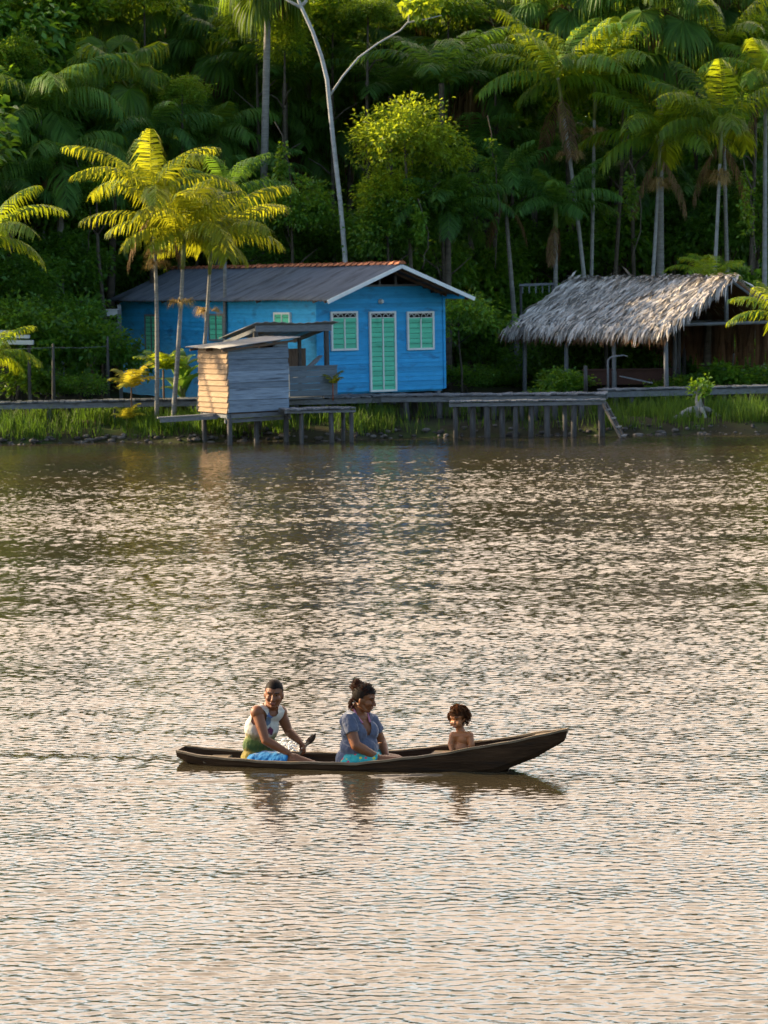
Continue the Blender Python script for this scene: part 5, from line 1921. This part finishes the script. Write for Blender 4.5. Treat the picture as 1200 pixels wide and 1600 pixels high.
def cloth_mat(name, c0, c1, scale=8, stretch=(1, 1, 1), trans=.18):
    m = mat_surface(name, c0, c1, scale, stretch, .85, .35, .15)
    n, l = m.node_tree.nodes, m.node_tree.links
    b = n['Principled BSDF']
    b.inputs['Sheen Weight'].default_value = .7
    b.inputs['Sheen Roughness'].default_value = .35
    bp = [x for x in n if x.type == 'BUMP'][0]
    l.new(noise(n, l, 16, (1, 1, .55), 3), bp.inputs['Height'])          # wrinkles
    bp.inputs['Distance'].default_value = .02
    bp.inputs['Strength'].default_value = .6
    return m


def curls(c, fr, rad, n, seed, keep, r=.0035, turns=2.0, amp=.010, L=.06, hang=.6):
    """corkscrew strands standing off an ellipsoidal scalp"""
    rg = random.Random(seed)
    mb = MB()
    f, l, u = fr.col[0], fr.col[1], fr.col[2]
    k = 0
    while k < n:
        v = Vector((rg.gauss(0, 1), rg.gauss(0, 1), rg.gauss(0, 1))).normalized()
        if not keep(v): continue
        k += 1
        p = c + f * v.x * rad[0] + l * v.y * rad[1] + u * v.z * rad[2]
        d = (f * v.x + l * v.y + u * v.z).normalized()
        t1 = d.orthogonal().normalized(); t2 = d.cross(t1)
        pts = []
        ph = rg.uniform(0, 6.28); ll = L * rg.uniform(.6, 1.3)
        for i in range(12):
            t = i / 11
            q = p + (d * (1 - hang * t) - u * hang * t * t) * ll * t + (t1 * math.cos(ph + t * turns * 6.28) + t2 * math.sin(ph + t * turns * 6.28)) * amp * (.3 + .7 * t)
            pts.append(q)
        mb.tube(pts, [r * (1 - .5 * i / 11) for i in range(12)], 5)
    return mb


def person(name, label):
    return thing(name, label, 'person', BOAT_P, BOAT_A)


# ---- the man in the stern
man = person('person', 'man in sleeveless white and green top paddling from the stern of the canoe')
tf = frame(R(-50), R(-8))
ff, fl, fu = tf.col[0], tf.col[1], tf.col[2]
pel, wai, che, upp = bpt(406, 1187, 0), bpt(405, 1163, 0), bpt(409, 1137, -.005), bpt(416, 1116, -.01)
nek, hd = bpt(424, 1106, -.015), bpt(428, 1084.5, -.05)
rs, ls = bpt(402, 1113, -.135), bpt(438, 1113, .10)
re_, le = bpt(415, 1157, -.20), bpt(451, 1143, .13)
rw, lw = bpt(449, 1176, -.17), bpt(468, 1158, .02)
bl = Blob()
bl.ell(pel, (.12, .155, .11), tf).ell(wai, (.092, .130, .13), tf).ell(che, (.098, .142, .14), tf).ell(upp, (.085, .14, .07), tf)
bl.cap(rs, upp, .058, .07).cap(ls, upp, .058, .07)
bl.cap(upp + fu * .02, nek + fu * .05, .058, .052).cap(nek + fu * .02, hd - fu * .04, .052, .052)
mh = frame(R(-80), R(-4), R(-4))
zones = head(bl, hd, mh, .97)
for a, b_, c in ((rs, re_, rw), (ls, le, lw)):
    bl.ell(a, (.060, .060, .062)).cap(a, a.lerp(b_, .5), .050, .047).cap(a.lerp(b_, .45), b_, .047, .038).cap(b_, b_.lerp(c, .35), .039, .041).cap(b_.lerp(c, .3), c, .041, .027)
pad_a, pad_b = bpt(459, 1189, -.13), bpt(491, 1149, .10)
pd = (pad_b - pad_a).normalized()
rg_p = pad_a.lerp(pad_b, .16); lg_p = pad_a.lerp(pad_b, .50)
hand(bl, rw, (rg_p - rw), Vector((.3, .5, -.8)), -1, 1.0, .75)
hand(bl, lw, (lg_p - lw) + Vector((.02, 0, -.01)), Vector((-.2, -.6, -.7)), 1, 1.0, .85)
for sy, kp, fp in ((-.10, bpt(462, 1188, -.14), Vector((-.33, -.12, -.04))), (.10, bpt(458, 1187, .12), Vector((-.33, .12, -.04)))):
    hp = pel + fl * (-sy * 1.0) * -1 * .0 + Vector((0, sy, -.02))
    bl.cap(hp, kp, .088, .058).cap(kp, kp + Vector((.30, -.02 * sy, -.085)), .054, .036).cap(kp + Vector((.30, 0, -.085)), kp + Vector((.40, 0, -.07)), .036, .028)
me = bl.solid('person', .005, 3)
paint(me, zones)
link_mesh('body', me, [M['skin_man'], M['eye_dark'], M['eye_white'], M['lips']], man)
# tank top
bl = Blob(); e = .013
bl.ell(pel + Vector((0, 0, .02)), (.12 + e, .155 + e, .12), tf).ell(wai, (.094 + e, .134 + e, .135), tf).ell(che, (.098 + e, .142 + e, .15), tf).ell(upp, (.085 + e, .13 + e, .075), tf)
bl.cap(upp.lerp(rs, .78), upp, .058 + e, .07 + e).cap(upp.lerp(ls, .78), upp, .058 + e, .07 + e).cap(upp + fu * .02, nek + fu * .02, .06 + e, .055 + e)
me = bl.solid('top', .006, 6)
cut(me, lambda c: (c - (rs + Vector((0, -.02, -.035)))).length < .085 or (c - (ls + fl * .05 - fu * .03)).length < .085 or (c - (nek + fu * .045)).length < .078 or
    (c - (nek + ff * .075 - fu * .005)).length < .056 or c.z < pel.z - .05)
m, n, l, b = nodes_of('printed_tank_top')
tc = n.new('ShaderNodeTexCoord'); sp = n.new('ShaderNodeSeparateXYZ')
l.new(tc.outputs['Object'], sp.inputs[0])
nz = noise(n, l, 14, (1, 1, .6), 3)
ad = n.new('ShaderNodeMath'); ad.operation = 'MULTIPLY_ADD'; ad.inputs[1].default_value = .22
l.new(nz, ad.inputs[0]); l.new(sp.outputs[2], ad.inputs[2])
cr = n.new('ShaderNodeValToRGB'); cr.color_ramp.interpolation = 'EASE'
els = cr.color_ramp.elements
els[0].position = .10; els[0].color = (.30, .24, .03, 1)
els[1].position = .40; els[1].color = (.50, .47, .40, 1)
for pz, c in ((.15, (.16, .12, .015, 1)), (.19, (.03, .065, .012, 1)), (.25, (.07, .11, .02, 1)), (.285, (.26, .21, .09, 1))):
    x = els.new(pz + .055); x.color = c
l.new(ad.outputs[0], cr.inputs['Fac'])
blot = cr.outputs['Color']
for (px, py, rr, cc) in ((427, 1145, .036, (.10, .012, .05)), (431, 1134, .020, (.45, .13, .03)), (434, 1117, .022, (.40, .03, .02)), (424, 1119, .010, (.08, .13, .28)), (428, 1151, .02, (.03, .02, .09)), (419, 1128, .014, (.12, .16, .22))):
    ctr = bpt(px, py, -.10)
    vd = n.new('ShaderNodeVectorMath'); vd.operation = 'DISTANCE'; vd.inputs[1].default_value = ctr
    l.new(tc.outputs['Object'], vd.inputs[0])
    nn = n.new('ShaderNodeMath'); nn.operation = 'MULTIPLY_ADD'; nn.inputs[1].default_value = -.05
    l.new(noise(n, l, 30, detail=2), nn.inputs[0]); l.new(vd.outputs['Value'], nn.inputs[2])
    blot = mix_rgb(n, l, ramp(n, l, nn.outputs[0], rr * .9, rr * 1.15, (1, 1, 1), (0, 0, 0)), blot, cc)
l.new(blot, b.inputs['Base Color']); b.inputs['Roughness'].default_value = .85
bp = n.new('ShaderNodeBump'); bp.inputs['Strength'].default_value = .5; bp.inputs['Distance'].default_value = .02
l.new(noise(n, l, 15, (1, 1, .5), 3), bp.inputs['Height']); l.new(bp.outputs['Normal'], b.inputs['Normal'])
folds(link_mesh('tank_top', me, m, man))
bl = Blob()
bl.ell(pel + Vector((0, 0, -.01)), (.13, .165, .095), tf)
for sy, kp in ((-.10, bpt(462, 1188, -.14)), (.10, bpt(458, 1187, .12))):
    hp = pel + Vector((0, sy, -.02))
    bl.cap(hp, hp.lerp(kp, .25), .105, .10); bl.cone(hp.lerp(kp, .15), hp.lerp(kp, .86), .102, .084)
folds(link_mesh('shorts', bl.solid('shorts', .006, 5), cloth_mat('blue_shorts', (.015, .13, .33), (.022, .18, .42)), man), .022)
bl = Blob(); hu, hf = mh.col[2], mh.col[0]
bl.ell(hd + hu * .034 * .97 - hf * .012, (.100, .0795, .093), mh)
me = bl.solid('hair', .005, 2)


def hairline(c, o, fr, s, front=.052, back=-.055, side=.0):
    v = fr.transposed() @ (c - o) / s
    t = min(1, max(0, (v.x + .07) / .14))
    return v.z < back + (front - back) * t ** .8 + (.02 * abs(v.y) / .08 if t > .6 else 0)


cut(me, lambda c: hairline(c, hd, mh, .97, .060, -.035) or (mh.transposed() @ (c - hd)).z < .018 * math.sin(c.x * 160) * .4 + .008 and abs((mh.transposed() @ (c - hd)).y) > .055)
link_mesh('hair', me, M['hair_black'], man)
# paddle
pad = thing('paddle', 'short dark wooden paddle held in both hands of the man', 'paddle', BOAT_P, BOAT_A)
mb = MB()
mb.tube([pad_a - pd * .02, pad_a.lerp(pad_b, .5), pad_a.lerp(pad_b, .72)], [.013, .012, .012], 9)
mb.build('shaft', M['gunwale'], pad)
mb = MB()
sdv = pd.cross(Vector((.4, 1, .3))).normalized(); nrm = pd.cross(sdv)
vs, fs = [], []
for i, t in enumerate(np.linspace(.64, 1.06, 9)):
    w = .030 * math.sin(PI * min(.97, .12 + .85 * i / 8)) + .003
    c = pad_a.lerp(pad_b, t)
    vs += [c - sdv * w, c + nrm * .006, c + sdv * w, c - nrm * .006]
    if i:
        a = (i - 1) * 4
        for j in range(4): fs.append((a + j, a + (j + 1) % 4, a + 4 + (j + 1) % 4, a + 4 + j))
fs += [(3, 2, 1, 0), (32, 33, 34, 35)]
mb.add(vs, fs, True)
mb.build('blade', M['hull'], pad)

# ---- the woman amidships
wom = person('person', 'woman in grey blue v-neck shirt with topknot sitting mid canoe')
tf = frame(R(-36), R(-3))
ff, fl, fu = tf.col[0], tf.col[1], tf.col[2]
pel, wai, che, upp = bpt(556, 1186, 0), bpt(559, 1166, 0), bpt(560, 1142, 0), bpt(558, 1122, 0)
nek, hd = bpt(560, 1108, 0), bpt(570, 1091, -.02)
rs, ls = bpt(544, 1127, -.14), bpt(580, 1127, .125)
re_, le = bpt(556, 1165, -.205), bpt(596, 1160, .19)
rw, lw = bpt(590, 1183, -.14), bpt(603, 1180, .06)
def woman_torso(bl, e):
    bl.ell(pel, (.135 + e, .175 + e, .12 + e), tf).ell(wai + ff * .02, (.135 + e, .165 + e, .13), tf).ell(wai + ff * .07 + fu * .0, (.095 + e, .12 + e, .10), tf)
    bl.ell(che, (.115 + e, .152 + e, .13), tf).ell(upp, (.085 + e, .145 + e, .075 + e * .5), tf)
    for s in (-1, 1): bl.ell(che + ff * .062 + fl * s * .062 + fu * .0, (.066 + e, .074 + e, .078 + e), tf)
    bl.cap(rs, upp, .050 + e, .066 + e).cap(ls, upp, .050 + e, .066 + e)
bl = Blob()
woman_torso(bl, 0)
bl.cap(upp + fu * .03, nek + fu * .02, .060, .052).cap(nek, hd - fu * .05, .052, .05)
wh = frame(R(-8), R(-13), R(0))
zones = head(bl, hd, wh, .95, fem=True)
for a, b_, c in ((rs, re_, rw), (ls, le, lw)):
    bl.ell(a, (.064, .064, .066)).cap(a, b_, .056, .044).cap(b_, b_.lerp(c, .35), .044, .044).cap(b_.lerp(c, .3), c, .044, .028)
hand(bl, rw, bpt(606, 1187, -.10) - rw, Vector((.2, .5, -.8)), -1, .92, .35)
hand(bl, lw, bpt(609, 1188, .0) - lw, Vector((.0, -.5, -.8)), 1, .92, .35)
wk = [bpt(618, 1192, -.12), bpt(620, 1190, .13)]
for sy, kp in ((-.11, wk[0]), (.11, wk[1])):
    hp = pel + Vector((0, sy, -.02))
    bl.cap(hp, kp, .095, .062).cap(kp, kp + Vector((.28, 0, -.07)), .056, .036).cap(kp + Vector((.28, 0, -.07)), kp + Vector((.38, 0, -.05)), .036, .026)
me = bl.solid('person', .005, 3)
paint(me, zones)
link_mesh('body', me, [M['skin_woman'], M['eye_dark'], M['eye_white'], M['lips']], wom)
bl = Blob()
woman_torso(bl, .014)
for a, b_ in ((rs, re_), (ls, le)):
    bl.ell(a, (.069, .069, .07)).cone(a, a.lerp(b_, .50), .069, .068)
me = bl.solid('shirt', .006, 6)
def vneck(c):
    v = tf.transposed() @ (c - nek)
    if v.x > .0 and v.z > -.205 and abs(v.y) < .012 + .36 * (v.z + .205): return True
    return (c - (nek + fu * .015)).length < .085
cut(me, lambda c: vneck(c) or c.z < pel.z - .06)
folds(link_mesh('shirt', me, cloth_mat('grey_blue_cotton', (.080, .092, .135), (.112, .125, .175)), wom), .018)
mb = MB()
for s in (-1, 1):
    q = nek + fl * s * .062 - fu * .0
    mb.tube([nek - ff * .05 + fu * .035 + fl * s * .045, q + fu * .018, q + ff * .055 - fu * .045, nek + ff * .105 + fl * s * .042 - fu * .10], .009, 6)
mb.build('collar_trim', mat_surface('pink_strap', (.42, .16, .26), (.50, .2, .3), 8), wom)
bl = Blob()
for sy, kp in ((-.11, wk[0]), (.11, wk[1])):
    hp = pel + Vector((0, sy, -.02))
    bl.cap(hp, hp.lerp(kp, .2), .108, .105); bl.cone(hp, hp.lerp(kp, .62), .107, .092)
me = bl.solid('shorts', .006, 5)
m = cloth_mat('turquoise_floral', (.03, .30, .32), (.045, .38, .38))
n, l = m.node_tree.nodes, m.node_tree.links
vo = n.new('ShaderNodeTexVoronoi'); vo.inputs['Scale'].default_value = 24
tc = n.new('ShaderNodeTexCoord'); l.new(tc.outputs['Object'], vo.inputs['Vector'])
b = n['Principled BSDF']
base_c = b.inputs['Base Color'].links[0].from_socket
sel = ramp(n, l, vo.outputs['Distance'], .26, .36, (1, 1, 1), (0, 0, 0))
flo = mix_rgb(n, l, ramp(n, l, vo.outputs['Color'], .45, .55), (.55, .50, .06), (.55, .06, .12))
l.new(mix_rgb(n, l, sel, base_c, flo), b.inputs['Base Color'])
folds(link_mesh('shorts', me, m, wom), .022)
# hair pulled up, topknot, nape curls
hf, hl_, hu = wh.col[0], wh.col[1], wh.col[2]
bl = Blob()
bl.ell(hd + hu * .036 * .95 - hf * .016, (.105, .086, .094), wh)
me = bl.solid('hair', .005, 2)
cut(me, lambda c: hairline(c, hd, wh, .95, .058, -.085))
hair = link_mesh('hair', me, M['hair_black'], wom)
bun_c = hd - hf * .095 + hu * .075
knot_c = bpt(558, 1067, .0)
bl = Blob()
rgb = random.Random(3)
bl.ell(bun_c, (.045, .048, .042))
for k in range(16):
    v = Vector((rgb.gauss(0, 1), rgb.gauss(0, 1), rgb.gauss(0, 1))).normalized()
    bl.ell(bun_c + v * .036, (.017,) * 3)
bl.cap(hd + hu * .10 - hf * .05, knot_c, .030, .026)
for k in range(14):
    v = Vector((rgb.gauss(0, 1), rgb.gauss(0, 1), abs(rgb.gauss(0, 1)))).normalized()
    bl.ell(knot_c + v * .026, (.013,) * 3)
link_mesh('bun', bl.solid('bun', .005, 1), M['hair_brown'], hair)
cm = curls(knot_c, wh, (.02, .02, .02), 60, 5, lambda v: v.z > -.2, .0028, 1.2, .007, .035, .2)
c2 = curls(bun_c, wh, (.045, .048, .042), 90, 6, lambda v: v.x < .5, .0028, 1.0, .006, .022, .3)
c3 = curls(hd + hu * .034 - hf * .016, wh, (.10, .085, .093), 170, 7, lambda v: v.z > .15 and v.x < .8, .0022, .8, .006, .022, .3)
c4 = curls(hd - hf * .075 - hu * .055, wh, (.035, .06, .05), 170, 8, lambda v: v.x < .55, .0028, 1.6, .009, .045, .6)
for q in (c2, c3, c4): cm.add(q.v, q.f, True)
cm.build('loose_curls', M['hair_brown'], hair)

# ---- the child in the bow
kid = person('person', 'small bare chested child with curly brown hair near the bow')
tf = frame(R(-118), R(0))
ff, fl, fu = tf.col[0], tf.col[1], tf.col[2]
pel, bel, che = bpt(722, 1182, .0), bpt(722, 1170, .0), bpt(722, 1154, .0)
nek, hd = bpt(719, 1143, .0), bpt(716, 1122, -.01)
rs, ls = bpt(708, 1149.5, -.03), bpt(734, 1149.5, -.03)
bl = Blob()
bl.ell(pel, (.075, .09, .08), tf).ell(bel + ff * .012, (.076, .080, .075), tf).ell(che, (.066, .082, .07), tf)
bl.cap(rs, ls, .034, .034).cap(che + fu * .05, nek + fu * .03, .036, .032).cap(nek, hd - fu * .04, .032, .032)
kh = frame(R(-112), R(-8), R(3))
zones = head(bl, hd, kh, .80, child=True)
re_, le = bpt(704, 1163, -.05), bpt(737, 1164, -.05)
rw, lw = bpt(706, 1173, -.10), bpt(735, 1174, -.05)
for a, b_, c in ((rs, re_, rw), (ls, le, lw)):
    bl.ell(a, (.034, .034, .036)).cap(a, b_, .031, .026).cap(b_, c, .026, .018)
hand(bl, rw, Vector((.0, -.5, -.6)), Vector((0, .5, -.5)), 1, .55, .35)
hand(bl, lw, Vector((-.6, .1, -.15)), Vector((0, .3, -.8)), -1, .55, .35)
for sg in (-1, 1):
    hp = pel + fl * sg * .05 - fu * .03; kp = hp + ff * .05 + fl * sg * .10 + fu * .03
    bl.cap(hp, kp, .052, .036).cap(kp, kp - fl * sg * .13 + ff * .02 - fu * .03, .032, .024)
me = bl.solid('person', .0045, 9)
paint(me, zones)
link_mesh('body', me, [M['skin_child'], M['eye_dark'], M['eye_white'], M['lips']], kid)
bl = Blob(); hf, hl_, hu = kh.col[0], kh.col[1], kh.col[2]
bl.ell(pel - fu * .01, (.086, .10, .075), tf)
link_mesh('shorts', bl.solid('shorts', .006, 3), cloth_mat('child_shorts', (.16, .15, .2), (.2, .2, .26)), kid)
bl = Blob()
bl.ell(hd + hu * .028 - hf * .012, (.086, .074, .078), kh)
rgb = random.Random(8)
for k in range(60):
    v = Vector((rgb.gauss(0, 1), rgb.gauss(0, 1), rgb.gauss(0, 1))).normalized()
    if v.z < -.7 or (v.x > .45 and v.z < .42): continue
    bl.ell(hd + hu * .022 - hf * .014 + hf * v.x * .076 + hl_ * v.y * .070 + hu * v.z * .074, (.016,) * 3)
me = bl.solid('hair', .0048, 1)
cut(me, lambda c: (lambda v: v.x > .035 and v.z < .040)(kh.transposed() @ (c - hd) / .8))
hair = link_mesh('hair', me, M['hair_child'], kid)
cm = curls(hd + hu * .02 - hf * .014, kh, (.080, .078, .078), 260, 9, lambda v: v.z > -.75 and not (v.x > .4 and v.z < .5), .0044, 1.6, .012, .045, .45)
cm.build('loose_curls', M['hair_child'], hair)

# white drops for paddle splash and for painted sun glints, far side
mb = MB()
rgb = random.Random(12)
for k in range(170):
    px = rgb.gauss(449, 9); py = rgb.gauss(1168, 6)
    c = bpt(px, min(py, 1178), .42 + rgb.uniform(-.1, .12))
    r = rgb.uniform(.002, .008) if rgb.random() < .85 else rgb.uniform(.008, .013)
    mb.ball(c, (r * rgb.uniform(1, 2.6), r, r * rgb.uniform(.6, 1.2)), 6, 4)
o = mb.build('splash', mat_surface('foam_glint', (.78, .76, .72), (.85, .84, .82), 9, rough=.25, bump=0, spec=.6))
o.location = BOAT_P; o.rotation_euler = (0, 0, BOAT_A)
tag(o, 'white drops of splash and painted glint beside the far side of the canoe', 'splash', kind='stuff')
